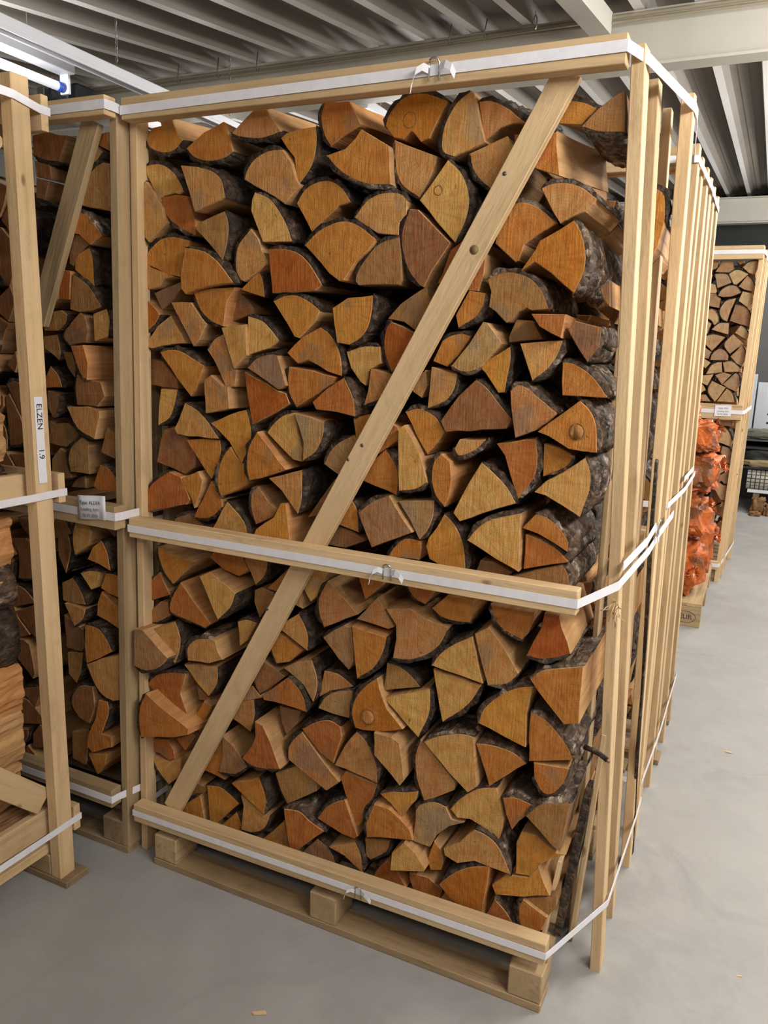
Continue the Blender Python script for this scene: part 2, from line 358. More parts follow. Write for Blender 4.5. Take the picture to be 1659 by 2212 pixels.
LOGS = [
('M','o',5,75,[8,2011,15,1996,36,1984,69,1977,101,1983,125,2003,110,2015,95,2048,95,2056,53,2060,57,2042,26,2039],(20,25)),
('M','o',5,65,[143,1981,161,1962,189,1950,221,1946,255,1951,284,1964,262,2027,254,2033,221,2021,197,2014]),
('M','y',4,55,[286,2002,306,1993,346,1986,378,1985,426,1995,400,2026,383,2051,355,2052,341,2043,316,2025],(10,22)),
('M','o',4,75,[506,2005,509,1973,505,1943,493,1914,466,1885,456,1901,449,1942,429,1963,407,1993,454,2002]),
('M','y',5,75,[-7,1947,20,1953,57,1951,94,1929,119,1898,124,1884,111,1876,97,1880,59,1874,51,1856,26,1897]),
('M','y',4,65,[16,1763,-18,1801,-30,1844,-21,1880,12,1911,38,1883,64,1846,67,1823,78,1809]),
('M','o',4,75,[157,1777,121,1792,80,1816,62,1839,52,1872,97,1877,133,1872,149,1833,163,1808]),
('M','y',4,25,[213,1925,251,1914,275,1898,285,1877,290,1852,274,1846,198,1824,188,1853,158,1932]),
('M','y',4,65,[316,1899,323,1919,346,1944,385,1959,423,1959,449,1927,462,1891,473,1876,430,1839,373,1870]),
('M','y',4,65,[346,1869,386,1854,415,1824,438,1789,452,1753,370,1754,350,1795,335,1827,338,1853]),
('M','b',4,55,[265,1828,276,1801,276,1771,268,1736,258,1712,216,1754,177,1788,188,1804]),
('M','o',4,75,[-8,1718,6,1741,45,1769,91,1775,143,1764,127,1744,116,1708,109,1676,74,1682,13,1700]),
('M','o',4,45,[152,1743,209,1734,251,1708,283,1675,298,1657,237,1653,180,1642,150,1631,136,1645,136,1682]),
('M','y',4,65,[306,1666,292,1688,291,1724,301,1753,335,1786,357,1763,384,1706,360,1688,316,1663]),
('M','o',2,75,[352,1689,364,1667,369,1626,299,1645]),
('M','r',4,55,[393,1737,439,1736,477,1725,510,1698,542,1653,523,1641,404,1635,397,1692]),
('M','y',0,75,[-26,1718,32,1700,93,1676,58,1671,38,1650,7,1645,-28,1653]),
('M','g',0,95,[5,1637,91,1665,92,1646,67,1620,31,1593]),
('M','y',0,65,[88,1612,152,1612,199,1559,177,1520,158,1502,118,1563]),
('M','o',3,65,[253,1554,217,1565,181,1593,160,1638,207,1647,289,1650,264,1616]),
('M','b',0,105,[269,1645,316,1602,313,1588,227,1561,238,1607]),
('M','r',2,75,[40,1580,20,1553,-29,1524,-35,1579,-37,1633,2,1615,29,1594]),
('M','o',4,65,[401,1616,431,1629,467,1631,505,1615,531,1597,522,1573,475,1531,462,1534,442,1563]),
('M','o',4,65,[535,2051,525,2027,527,2003,537,1976,552,1957,573,1970,622,1993,627,1997,615,2017,597,2047],(10,25)),
('M','o',4,55,[547,1936,571,1910,607,1886,654,1869,711,1865,705,1930,702,1945,674,1961,633,1984,619,1967,594,1947]),
('M','r',5,75,[682,1991,687,2009,708,2035,735,2049,776,2049,827,2029,812,2006,788,1959,767,1954,752,1971,744,1977,725,1962,703,1966]),
('M','y',5,65,[850,1915,824,1927,821,1959,830,1990,851,2022,878,2039,887,2039,897,2009,918,1939]),
('M','y',4,75,[770,1840,733,1862,715,1889,708,1923,706,1961,740,1947,809,1921,790,1871]),
('M','y',5,65,[837,1911,867,1885,885,1852,891,1820,884,1783,863,1741,818,1785,775,1832]),
('M','o',5,75,[457,1840,478,1869,512,1885,549,1885,579,1867,601,1837,571,1830,536,1803,500,1775,476,1813]),
('M','y',5,65,[617,1801,645,1835,679,1850,713,1851,735,1845,746,1833,746,1804,729,1788,729,1760,676,1766]),
('M','o',5,55,[493,1743,526,1772,569,1790,604,1793,640,1779,679,1751,659,1729,628,1704,599,1664,587,1662,559,1680]),
('M','b',4,65,[624,1662,629,1685,655,1720,683,1745,731,1757,738,1714,741,1664,735,1654,633,1653]),
('M','b',4,65,[783,1654,754,1689,737,1739,738,1775,753,1815,773,1813,852,1742,812,1684,795,1649]),
('M','o',4,55,[675,1631,674,1600,666,1562,646,1535,619,1519,585,1523,571,1602,610,1625]),
('M','b',0,75,[705,1581,736,1615,796,1652,815,1608,781,1552,746,1574]),
('M','o',0,75,[823,1659,833,1680,849,1728,890,1758,931,1717,929,1679,918,1642,899,1643]),
('M','o',3,75,[936,1638,932,1612,914,1585,877,1564,869,1591,897,1643]),
('M','y',4,75,[895,2021,921,2021,957,2004,977,1989,1001,1970,974,1973,945,1966,914,1943],(8,48)),
('M','o',4,85,[1036,2002,1056,2010,1087,2009,1115,2002,1137,1990,1111,1962,1065,1967],(10,42)),
('M','b',3,65,[1114,1954,1139,1944,1164,1939,1199,1937,1192,2012,1175,2005,1142,1983]),
('M','y',3,75,[933,1849,909,1867,889,1893,882,1923,961,1951,977,1930,970,1890,952,1855]),
('M','o',0,95,[969,1958,989,1956,991,1929,973,1935]),
('M','o',0,66,[1007,1891,1032,1933,1066,1950,1079,1865,1061,1870,1029,1881],(45,20)),
('M','y',4,65,[1043,1843,1062,1850,1093,1851,1126,1840,1157,1817,1137,1794,1117,1788,1087,1774,1072,1794,1055,1822]),
('M','o',4,75,[966,1798,987,1818,1012,1818,1040,1806,1078,1776,1043,1756,1013,1736,1003,1704,996,1701,972,1721,949,1740,956,1770]),
('M','r',4,55,[1117,1778,1133,1755,1145,1718,1146,1680,1129,1636,1079,1676,1043,1699,1015,1682,1042,1722,1050,1740,1086,1759]),
('M','b',5,65,[940,1666,968,1678,998,1680,1036,1666,1063,1638,1077,1605,1041,1602,1030,1607,1014,1598,998,1578,988,1576,963,1599,947,1609,950,1640]),
('M','o',0,35,[1049,1594,1121,1594,1115,1547,1093,1556,1068,1569]),
('M','b',0,85,[1173,1651,1193,1665,1198,1613,1182,1628]),
('M','y',2,75,[42,1499,5,1492,-7,1510,32,1552,75,1579,125,1509]),
('M','o',4,65,[47,1483,78,1491,116,1488,150,1473,191,1454,164,1394,148,1373,103,1417]),
('M','b',0,95,[-24,1467,28,1460,78,1413,82,1388,30,1390,-26,1395]),
('M','y',3,75,[96,1387,86,1346,65,1308,27,1288,30,1337,39,1387]),
('M','y',2,65,[202,1494,224,1522,251,1534,267,1486,285,1451,294,1447,288,1406,260,1402,242,1436,224,1467]),
('M','y',0,55,[254,1551,327,1561,332,1485,292,1451,275,1492]),
('M','y',3,65,[327,1581,368,1570,395,1549,419,1524,392,1504,327,1485]),
('M','y',0,55,[198,1419,220,1432,260,1405,274,1405,278,1350,203,1333]),
('M','g',3,55,[333,1454,358,1478,402,1491,422,1488,433,1458,447,1417,423,1406,393,1423]),
('M','r',0,65,[317,1445,414,1403,441,1397,451,1372,407,1346,342,1313,327,1379]),
('M','y',3,65,[127,1355,167,1340,204,1309,237,1269,135,1267,100,1271,91,1285,105,1308]),
('M','o',3,65,[324,1350,338,1304,335,1262,310,1212,270,1263,211,1308,270,1334]),
('M','y',3,65,[386,1296,401,1317,431,1342,465,1352,476,1303,490,1261,487,1232,463,1235,429,1261]),
('M','b',0,85,[40,1277,76,1289,119,1261,145,1207,141,1182,109,1160,11,1185,27,1251]),
('M','o',3,75,[233,1265,237,1238,225,1191,204,1158,165,1204,123,1256,181,1264]),
('M','o',4,65,[244,1117,233,1143,235,1187,252,1228,274,1251,292,1226,324,1205,328,1160,292,1138]),
('M','o',3,45,[347,1173,338,1205,344,1259,370,1299,456,1211,426,1199,384,1183]),
('M','o',3,65,[-35,1036,-21,1087,17,1133,71,1166,110,1156,140,1096,128,1082,36,1058]),
('M','o',0,65,[114,1153,168,1177,183,1154,175,1119,155,1075,146,1099,125,1129]),
('M','o',3,75,[240,1087,209,1058,178,1048,145,1047,159,1077,204,1153,236,1114]),
('M','y',3,75,[255,1104,292,1074,314,1046,320,1015,201,1015]),
('M','y',3,75,[347,1053,332,1091,332,1131,353,1155,386,1116,414,1101,397,1078]),
('M','y',3,55,[497,1214,497,1176,495,1132,485,1101,437,1155,398,1183]),
('M','o',0,45,[440,1124,457,1126,469,1038,472,1012,357,1026,367,1049,420,1086]),
('M','b',3,95,[62,1030,95,1043,131,1041,162,1023,146,1001,58,1009]),
('M','g',3,55,[556,1335,553,1301,532,1260,497,1237,498,1282,471,1351,513,1346]),
('M','b',0,75,[503,1091,533,1136,577,1196,607,1170,553,1106]),
('M','o',4,65,[533,1558,560,1542,583,1510,593,1476,593,1446,556,1455,501,1480,472,1471,442,1495,484,1534]),
('M','o',3,65,[471,1366,450,1397,445,1436,449,1462,515,1456,579,1443,567,1426,526,1399]),
('M','o',3,55,[606,1444,625,1413,636,1384,637,1354,587,1362,532,1364,522,1382,560,1415]),
('M','y',3,75,[600,1503,633,1515,657,1519,687,1518,692,1480,662,1463,654,1427,639,1435,613,1466]),
('M','r',4,75,[719,1462,703,1496,697,1530,703,1561,714,1574,744,1564,785,1545,768,1527,736,1474]),
('M','y',2,66,[714,1407,684,1392,655,1382,665,1420,670,1467,726,1455]),
('M','y',0,75,[803,1469,810,1435,797,1407,777,1418,767,1431]),
('M','y',3,65,[884,1465,878,1431,858,1402,817,1385,820,1433,822,1477]),
('M','o',3,75,[841,1536,862,1548,889,1552,908,1547,881,1505,855,1479,821,1490]),
('M','o',0,75,[623,1349,672,1363,742,1336,741,1306,694,1269,634,1292]),
('M','o',4,75,[758,1372,787,1382,816,1376,839,1361,858,1334,818,1278,790,1318]),
('M','g',3,75,[547,1230,562,1263,587,1288,626,1308,648,1274,586,1208]),
('M','y',2,55,[830,1217,799,1197,759,1190,754,1266,751,1335,766,1344,809,1279]),
('M','o',3,75,[712,1282,737,1251,748,1219,745,1174,719,1183,653,1201,685,1257]),
('M','o',4,55,[875,1166,851,1189,839,1231,844,1269,860,1286,883,1270,888,1231,885,1193]),
('M','g',2,55,[654,1125,693,1158,735,1176,798,1095,751,1072,694,1044,681,1068]),
('M','g',3,65,[845,1176,844,1138,831,1101,812,1078,786,1122,755,1163]),
('M','o',2,75,[625,1150,642,1126,647,1071,590,1084,576,1100]),
('M','b',0,85,[581,1078,624,1069,663,1051,606,1024,549,1026]),
('M','b',3,65,[928,1454,956,1436,987,1402,1015,1374,1003,1352,864,1334,850,1358,890,1417]),
('M','y',3,65,[960,1325,938,1300,900,1283,887,1300,898,1321,931,1321]),
('M','g',3,55,[940,1481,917,1470,890,1472,873,1482,913,1533,939,1577,950,1575,986,1532,962,1505]),
('M','b',0,95,[1001,1585,1037,1583,1062,1545,989,1536,987,1548]),
('M','y',3,55,[1115,1543,1106,1512,1085,1481,1056,1458,1039,1498,1024,1534]),
('M','b',3,45,[1192,1570,1191,1538,1183,1520,1169,1501,1148,1528,1124,1564,1138,1582]),
('M','o',3,65,[1001,1528,1003,1497,998,1462,995,1430,981,1428,948,1470,931,1485]),
('M','o',4,55,[1117,1499,1136,1498,1166,1484,1191,1462,1215,1431,1168,1431,1122,1431,1118,1463]),
('M','y',4,55,[1010,1434,1023,1447,1043,1445,1075,1423,1116,1393,1070,1354,1028,1335,1019,1375]),
('M','o',3,45,[1161,1423,1182,1406,1198,1376,1205,1319,1146,1322,1103,1345,1078,1353,1128,1395]),
('M','o',4,65,[1071,1336,1078,1299,1077,1261,1061,1229,1041,1201,1021,1248,1005,1293,985,1318]),
('M','o',2,75,[1152,1305,1136,1278,1090,1255,1087,1326,1123,1320]),
('M','y',3,45,[1183,1308,1196,1276,1197,1239,1182,1181,1147,1199,1105,1219,1081,1224,1103,1249,1138,1272]),
('M','y',3,55,[956,1276,984,1256,1018,1226,1041,1192,964,1160,913,1136,896,1154,929,1227]),
('M','o',4,55,[1086,1175,1112,1170,1141,1149,1161,1123,1160,1100,1129,1116,1092,1132,1058,1140]),
('M','o',3,65,[78,850,48,877,28,921,25,951,90,934,141,925,137,905]),
('M','o',0,75,[198,941,212,962,254,981,299,969,322,924,292,904,246,913]),
('M','y',3,65,[392,972,389,940,376,913,353,892,336,926,318,954,328,981]),
('M','o',3,75,[-21,778,-24,809,-8,846,22,873,58,812]),
('M','y',3,75,[-42,727,-16,716,18,726,57,750,53,791,20,785,-2,764]),
('M','o',4,55,[194,746,135,757,76,770,79,811,113,863,175,798,214,761]),
('M','y',2,35,[311,869,295,828,253,786,223,841,193,898,227,916]),
('M','g',3,15,[97,652,68,620,17,597,-27,603,-25,684,-21,716,8,718],(55,0)),
('M','y',3,45,[99,750,116,709,113,667,96,624,43,663,4,704]),
('M','y',3,45,[143,643,142,683,174,713,222,723,237,719,245,691,260,670,213,649]),
('M','y',2,75,[288,776,318,788,352,784,318,725,296,707,292,750]),
('M','y',2,65,[229,633,227,585,197,541,156,572,112,619,165,631]),
('M','o',3,55,[-16,534,19,570,74,590,126,597,106,533,134,465,97,471,47,494]),
('M','o',3,15,[-7,386,-14,432,-8,484,15,528,73,496,167,456,162,437,117,418],(55,0)),
('M','b',0,95,[132,548,173,522,185,511,140,504]),
('M','o',0,75,[172,516,201,508,155,419,145,438,147,474]),
('M','b',3,75,[362,582,341,617,337,663,349,692,441,649,390,601]),
('M','o',3,75,[415,681,397,715,394,753,403,778,493,733,455,694]),
('M','y',3,66,[486,837,508,804,517,774,514,740,467,764,416,789]),
('M','o',3,55,[464,661,497,636,515,608,521,575,451,580,389,578,383,590]),
('M','g',3,65,[528,718,544,675,545,637,534,603,505,644,444,679,482,703]),
('M','b',0,95,[330,866,349,877,389,869,382,842,346,790,328,833]),
('M','o',0,85,[376,882,438,943,438,912,403,877]),
('M','y',0,75,[460,858,487,894,493,848]),
('M','y',0,75,[338,602,368,572,330,556,292,547,319,588]),
('M','y',2,75,[342,559,344,512,331,463,260,491,284,542]),
('M','o',3,35,[332,403,366,388,411,392,455,404,425,472,399,516,373,521,375,476,362,445]),
('M','b',0,85,[419,556,487,559,473,515,443,477,426,510]),
('M','o',0,75,[-18,352,39,364,60,336,64,307,42,297,8,310,-28,308]),
('M','y',0,75,[490,907,516,871,545,898,565,959,513,960]),
('M','o',3,75,[729,1022,743,1047,772,1074,811,1074,815,1055,810,1026]),
('M','y',3,65,[563,814,547,848,546,891,570,938,593,924,657,865,622,847]),
('M','o',0,75,[649,966,725,966,719,951,672,903]),
('M','o',2,75,[831,920,800,932,774,968,854,976,853,953]),
('M','y',0,65,[654,853,710,919,756,851,741,843,687,850]),
('M','y',4,55,[897,872,882,835,848,801,804,780,761,776,768,827,766,862,737,898,801,909,843,891,900,881]),
('M','g',2,65,[560,786,587,809,619,830,639,829,648,738,636,715,605,739]),
('M','o',3,55,[743,825,735,784,709,736,665,702,656,759,647,836]),
('M','b',3,75,[737,752,772,749,807,729,829,707,730,676]),
('M','y',3,75,[560,692,598,692,622,682,646,667,579,640,548,617]),
('M','g',3,75,[545,584,565,621,602,646,644,655,642,578,591,578]),
('M','r',4,55,[666,567,653,605,663,649,691,689,722,715,730,689,751,641,797,597,744,577,686,566]),
('M','y',3,65,[859,714,862,664,853,625,834,580,778,628,736,662]),
('M','o',4,65,[871,1147,896,1126,918,1090,927,1051,930,1018,885,1017,840,1035,830,1065,835,1085,854,1112]),
('M','y',3,45,[937,1097,956,1126,989,1152,1056,1174,1056,1137,1060,1043,1049,1047,1006,1064]),
('M','o',2,65,[1104,1116,1135,1102,1165,1076,1065,1045,1064,1124]),
('M','b',0,85,[958,1045,994,1045,1034,1027,1021,1014,949,1016]),
('M','b',2,75,[1148,1067,1163,1044,1169,1008,1107,1006,1029,1018,1068,1035]),
('M','o',3,65,[949,899,912,895,877,900,853,917,889,954,957,956,953,922]),
('M','o',3,65,[1074,881,1033,895,1009,915,996,952,1098,951,1097,929,1086,897]),
('M','r',3,45,[1092,855,1122,852,1157,862,1189,878,1157,959,1124,959,1121,926]),
('M','y',3,55,[863,778,883,812,919,845,960,870,971,835,992,760,938,768]),
('M','y',2,55,[1075,804,1050,773,1004,760,976,839,965,877,997,900,1038,857]),
('M','y',3,65,[987,752,967,709,937,673,895,636,879,698,864,766]),
('M','o',4,55,[988,660,999,701,1038,745,1077,771,1109,780,1100,711,1104,629,1042,645]),
('M','o',3,45,[1104,800,1126,824,1161,838,1218,855,1220,722,1187,711,1142,756]),
('M','y',2,75,[40,218,-3,255,-24,298,20,295,42,294,86,321,85,261]),
('M','o',0,75,[70,375,121,403,142,405,103,344]),
('M','o',0,75,[166,302,179,338,232,425,240,373,223,307,244,291]),
('M','g',2,66,[326,358,286,326,230,317,243,374,243,433,282,410]),
('M','o',3,55,[376,346,393,309,399,276,392,238,349,261,282,302]),
('M','o',3,75,[180,256,227,264,264,250,294,231,206,134,191,138]),
('M','o',2,75,[82,135,105,176,156,218,172,129,91,118]),
('M','b',0,85,[128,249,166,241,165,223,101,188]),
('M','o',2,75,[284,202,300,169,302,133,239,120,222,135]),
('M','y',3,65,[404,233,385,187,346,162,307,160,315,238,307,268,342,249,385,230]),
('M','b',2,75,[454,279,431,317,415,361,481,400,544,367,544,343]),
('M','o',0,75,[359,129,443,223,465,132,418,116]),
('M','o',3,55,[455,275,503,283,536,265,583,247,487,151,478,152,464,218]),
('M','g',3,75,[551,204,583,189,604,164,608,137,497,135]),
('M','o',3,65,[503,519,545,549,586,564,617,554,622,526,600,446,557,466]),
('M','y',3,65,[461,420,461,454,479,486,503,510,551,461,619,397,581,361,531,385]),
('M','y',4,65,[665,553,695,529,716,493,726,466,727,425,669,434,603,442,632,506]),
('M','y',0,45,[723,574,771,574,793,564,810,468,799,449,725,514]),
('M','y',3,65,[859,415,836,469,829,530,842,577,892,528,936,485,935,466,891,434]),
('M','y',3,55,[853,578,889,602,947,623,979,623,995,498,973,476,920,516]),
('M','o',3,75,[723,415,710,368,689,339,685,300,675,281,665,279,643,331,616,404,630,425]),
('M','o',3,65,[555,272,579,311,610,337,637,352,659,302,678,258,668,247,633,249]),
('M','o',3,65,[737,398,769,414,807,424,842,437,836,408,821,388,801,349,770,379]),
('M','o',3,55,[710,271,705,305,714,338,726,372,769,371,802,352,828,331,838,303,779,290]),
('M','g',3,65,[837,383,849,402,885,420,916,416,933,387,966,388,928,366,896,331,880,293,835,295]),
('M','y',2,65,[672,239,690,206,697,154,642,187,592,198]),
('M','b',2,75,[767,268,758,233,713,194,699,203,694,252]),
('M','y',0,45,[818,298,848,281,879,243,875,235,783,207,785,257]),
('M','o',0,75,[887,306,907,289,915,256,910,232,882,222,872,248]),
('M','o',2,75,[718,141,734,174,759,210,790,187,818,149,809,129]),
('M','o',0,75,[824,195,877,200,916,178,909,145,845,138,827,172]),
('M','r',3,55,[913,206,953,253,997,284,1040,299,1030,184,1027,140,983,160,943,177]),
('M','y',0,75,[911,149,923,170,968,143,937,142]),
('M','o',3,65,[982,602,1019,608,1070,604,1107,584,1063,542,1022,502]),
('M','o',4,55,[1109,719,1141,710,1174,684,1200,654,1213,627,1114,597,1109,653]),
('M','o',4,55,[1207,605,1195,562,1171,530,1149,531,1129,560,1125,597]),
('M','o',3,55,[1059,488,1086,498,1117,495,1145,488,1101,439,1087,413,1070,448]),
('M','y',3,65,[928,414,953,450,995,487,1040,503,1054,470,1065,428,1055,370,1028,386,980,402,948,395]),
('M','b',2,45,[1119,465,1154,506,1218,526,1209,449,1204,400,1183,411]),
('M','o',0,65,[1107,408,1140,412,1194,382,1215,383,1182,363,1157,336,1137,301,1101,295,1097,377]),
('M','y',3,55,[996,385,1032,377,1062,353,1092,295,1037,298,1002,301,958,280,924,291,920,309,958,337]),
('M','o',0,65,[1046,244,1078,284,1132,296,1154,332,1187,266,1125,240,1085,229,1057,222]),
('M','o',2,75,[1052,201,1083,177,1111,139,1032,148]),
('M','o',3,65,[1128,150,1118,181,1117,212,1125,234,1186,207,1175,168,1149,148]),
('M','b',0,75,[1123,230,1201,265,1203,238,1184,199,1150,208]),
('A','b',3,30,[-344,1990,-313,1977,-284,1970,-250,1967,-217,2029,-248,2032,-289,2044,-343,2039]),
('A','b',0,30,[-340,1975,-284,1961,-279,1922,-335,1934]),
('A','b',0,30,[-335,1931,-290,1919,-309,1874,-341,1881]),
('A','b',3,20,[-87,1977,-105,1960,-127,1951,-160,1951,-134,2008,-117,2000]),
('A','o',0,30,[-126,2022,-79,2027,-79,1984,-108,1995,-139,2013]),
('A','b',3,20,[-176,1854,-155,1905,-121,1938,-88,1953,-68,1949,-71,1835,-135,1845]),
('A','b',2,30,[-192,1926,-173,1908,-185,1876,-222,1861,-209,1899]),
('A','o',0,30,[-228,1854,-196,1858,-192,1847,-215,1800,-249,1803]),
('A','o',3,20,[-192,1838,-151,1829,-120,1801,-98,1777,-142,1753,-180,1780,-203,1784]),
('A','b',2,30,[-229,1745,-222,1773,-205,1785,-157,1771,-155,1757,-198,1728,-215,1702,-228,1708]),
('A','o',2,30,[-155,1749,-142,1718,-141,1647,-208,1691,-207,1715,-193,1733]),
('A','b',0,40,[-269,1796,-231,1795,-244,1754,-287,1766]),
('A','b',2,20,[-312,1591,-326,1618,-327,1657,-283,1693,-248,1691,-264,1615]),
('A','r',0,20,[-248,1692,-214,1688,-221,1613,-261,1615]),
('A','b',2,20,[-204,1679,-153,1651,-109,1597,-148,1585,-191,1581,-222,1588,-217,1632]),
('A','b',2,30,[-244,1573,-251,1550,-280,1530,-333,1530,-335,1580,-268,1586]),
('A','b',2,20,[-228,1492,-251,1514,-239,1536,-188,1579,-170,1572,-159,1532,-168,1501]),
('A','y',2,20,[-92,1591,-83,1560,-90,1518,-137,1506,-138,1578]),
('A','b',2,30,[-286,1520,-276,1482,-282,1449,-336,1481,-337,1514]),
('A','b',2,30,[-234,1474,-223,1437,-227,1405,-250,1430,-267,1473]),
('A','o',2,0,[-148,1403,-173,1418,-204,1490,-159,1495,-143,1448]),
('A','o',2,30,[-317,1433,-288,1408,-276,1375,-338,1371,-336,1404]),
('A','b',2,10,[-199,1332,-204,1377,-195,1415,-155,1403,-111,1399,-97,1361,-125,1332]),
('A','b',2,30,[-285,1354,-296,1317,-315,1287,-336,1318,-333,1364]),
('A','y',2,0,[-129,1244,-192,1269,-227,1326,-157,1331,-110,1322,-110,1303]),
('A','b',0,30,[-330,1279,-302,1269,-286,1208,-334,1214]),
('A','b',2,30,[-302,1273,-254,1276,-214,1249,-231,1231,-272,1207,-286,1210]),
('A','b',3,10,[-235,1142,-241,1180,-228,1214,-185,1246,-164,1232,-166,1142]),
('A','b',2,30,[-255,1121,-300,1114,-331,1128,-328,1170,-295,1203,-267,1193]),
('A','b',0,20,[-103,1278,-75,1264,-78,1192,-130,1206]),
('A','o',2,20,[-132,1173,-100,1162,-75,1138,-76,1102,-146,1098,-162,1109]),
('A','b',2,40,[-267,1091,-249,1114,-211,1130,-210,1094]),
('A','b',2,30,[-264,955,-291,991,-328,1003,-332,933]),
('A','b',2,30,[-150,1004,-119,1025,-100,1015,-100,969]),
('A','y',3,0,[-221,905,-228,936,-222,984,-207,1011,-166,999,-154,976,-169,940]),
('A','o',0,30,[-286,1024,-226,1024,-239,1002,-260,969]),
('A','b',2,30,[-279,948,-270,906,-294,832,-320,881,-320,941]),
('A','o',2,10,[-129,958,-109,925,-100,873,-140,886,-184,895,-163,934]),
('A','y',2,20,[-225,845,-191,857,-149,859,-168,810,-185,801]),
('A','o',2,30,[-137,856,-104,857,-77,849,-80,788,-129,797,-158,809]),
('A','b',2,30,[-269,822,-239,787,-221,746,-285,741,-311,746,-311,800]),
('A','y',2,20,[-211,735,-224,703,-258,677,-295,742,-263,743]),
('A','o',0,30,[-156,797,-135,783,-92,760,-94,696,-138,712,-177,722,-172,763]),
('A','b',2,30,[-234,667,-237,605,-261,595,-305,598,-308,701]),
('A','o',3,10,[-203,695,-155,693,-123,666,-102,632,-157,598,-204,575,-210,624]),
('A','b',2,30,[-238,595,-250,530,-270,490,-301,514,-303,581]),
('A','y',3,10,[-106,478,-145,487,-178,519,-204,572,-151,599,-78,626,-84,485]),
('A','b',4,20,[-253,385,-281,416,-279,452,-245,490,-195,499,-189,433,-215,375]),
('A','o',2,10,[-129,470,-125,434,-157,361,-117,362,-118,327,-195,290,-218,305,-210,348,-177,408,-163,467]),
('A','b',2,30,[-230,348,-242,239,-254,225,-300,233,-297,324]),
('A','o',0,20,[-224,275,-150,290,-157,255,-188,215]),
('F','b',0,4320,[1056,2191,1145,2190,1139,2144,1099,2123,1062,2133]),
('F','b',0,4320,[1167,2186,1227,2186,1242,2132,1214,2112,1128,2118]),
('F','g',0,4330,[1248,2189,1300,2189,1278,2163]),
('F','y',3,4320,[1294,2145,1328,2179,1378,2186,1388,2147,1375,2099,1336,2108]),
('F','y',2,4320,[1057,2116,1089,2116,1116,2095,1086,2046,1063,2052]),
('F','y',3,4320,[1215,2103,1245,2126,1280,2128,1334,2102,1269,2034,1250,2037]),
('F','g',3,4320,[1127,2104,1176,2106,1210,2095,1238,2046,1154,2012]),
('F','y',3,4320,[1328,2091,1361,2063,1381,2023,1380,1989,1319,2003,1284,2023]),
('F','y',0,4310,[1066,2028,1098,2043,1138,2034,1153,1993,1147,1976,1116,1979,1089,1993]),
('F','y',4,4310,[1163,1962,1183,2002,1229,2028,1271,2022,1303,1982,1243,1956,1194,1953]),
('F','y',0,4320,[1312,1992,1376,1977,1381,1915,1355,1886,1295,1928]),
('F','b',2,4320,[1076,1985,1133,1977,1181,1939,1180,1881,1074,1901]),
('F','y',4,4320,[1239,1794,1204,1814,1184,1864,1213,1925,1277,1948,1265,1905,1255,1876]),
('F','b',3,4320,[1276,1905,1327,1894,1365,1863,1381,1820,1380,1759,1256,1798]),
('F','y',4,4320,[1076,1854,1128,1872,1167,1849,1184,1796,1162,1767,1142,1796,1102,1822,1077,1815]),
('F','g',0,4320,[1081,1809,1104,1804,1141,1778,1123,1710,1085,1718]),
('F','y',2,4310,[1149,1739,1191,1781,1252,1783,1255,1707]),
('F','y',2,4320,[1325,1770,1363,1745,1382,1704,1374,1675,1295,1720]),
('F','y',2,4320,[1095,1686,1163,1708,1240,1690,1164,1596,1113,1645]),
('F','y',3,4300,[1281,1581,1246,1622,1245,1660,1288,1711,1349,1660,1331,1630]),
('F','g',4,4310,[1163,1536,1170,1575,1208,1612,1248,1601,1274,1569,1275,1537]),
('F','y',2,4320,[1351,1640,1376,1591,1377,1538,1364,1502,1329,1518,1285,1564]),
('F','g',0,4320,[1083,1638,1119,1618,1162,1590,1150,1544,1092,1551]),
('F','y',0,4320,[1091,1536,1125,1543,1167,1518,1138,1478,1103,1506]),
('F','y',2,4320,[1145,1439,1172,1500,1209,1523,1237,1524,1248,1455]),
('F','y',2,4320,[1243,1521,1297,1532,1358,1487,1358,1463,1261,1459]),
('F','y',0,4310,[1205,1436,1254,1456,1308,1443,1255,1372]),
('F','g',2,4320,[1331,1456,1356,1434,1365,1383,1346,1329,1290,1353,1260,1375]),
('F','y',0,4320,[1114,1428,1193,1441,1162,1361,1104,1389]),
('F','y',3,4310,[1223,1255,1181,1302,1170,1347,1190,1396,1282,1355,1238,1275]),
('F','y',2,4320,[1288,1349,1328,1316,1349,1257,1234,1256]),
('F','y',0,4320,[1132,1369,1156,1333,1104,1291,1100,1352]),
('F','y',2,4320,[1108,1254,1129,1295,1160,1300,1197,1254]),
('F','g',0,4320,[1170,1132,1248,1135,1230,1115,1184,1115]),
('F','y',0,4320,[1250,1135,1352,1136,1354,1090,1315,1094,1252,1095]),
('F','y',2,4320,[1168,1098,1221,1096,1246,1076,1237,1048,1159,1029]),
('F','y',3,4310,[1256,1087,1305,1084,1343,1044,1363,994,1359,954,1239,990]),
('F','b',4,4320,[1156,973,1153,1001,1183,1022,1218,1019,1235,995,1218,960]),
('F','g',0,4330,[1242,948,1299,953,1286,918]),
('F','g',2,4320,[1305,954,1352,940,1374,902,1382,828,1335,842,1299,911]),
('F','y',0,4310,[1287,814,1330,843,1380,820,1300,750,1278,769]),
('F','y',0,4320,[1361,789,1379,784,1381,694,1346,693,1298,736]),
('F','y',0,4320,[1281,759,1295,713,1266,713]),
('F','y',2,4320,[1299,707,1339,683,1370,683,1382,631,1383,571,1336,579,1285,652]),
('F','y',0,4320,[1344,567,1385,559,1382,533,1336,528]),
('R','o',3,330,[1209,1887,1234,1883,1252,1865,1257,1812,1247,1758,1229,1733,1208,1764,1197,1851]),
]
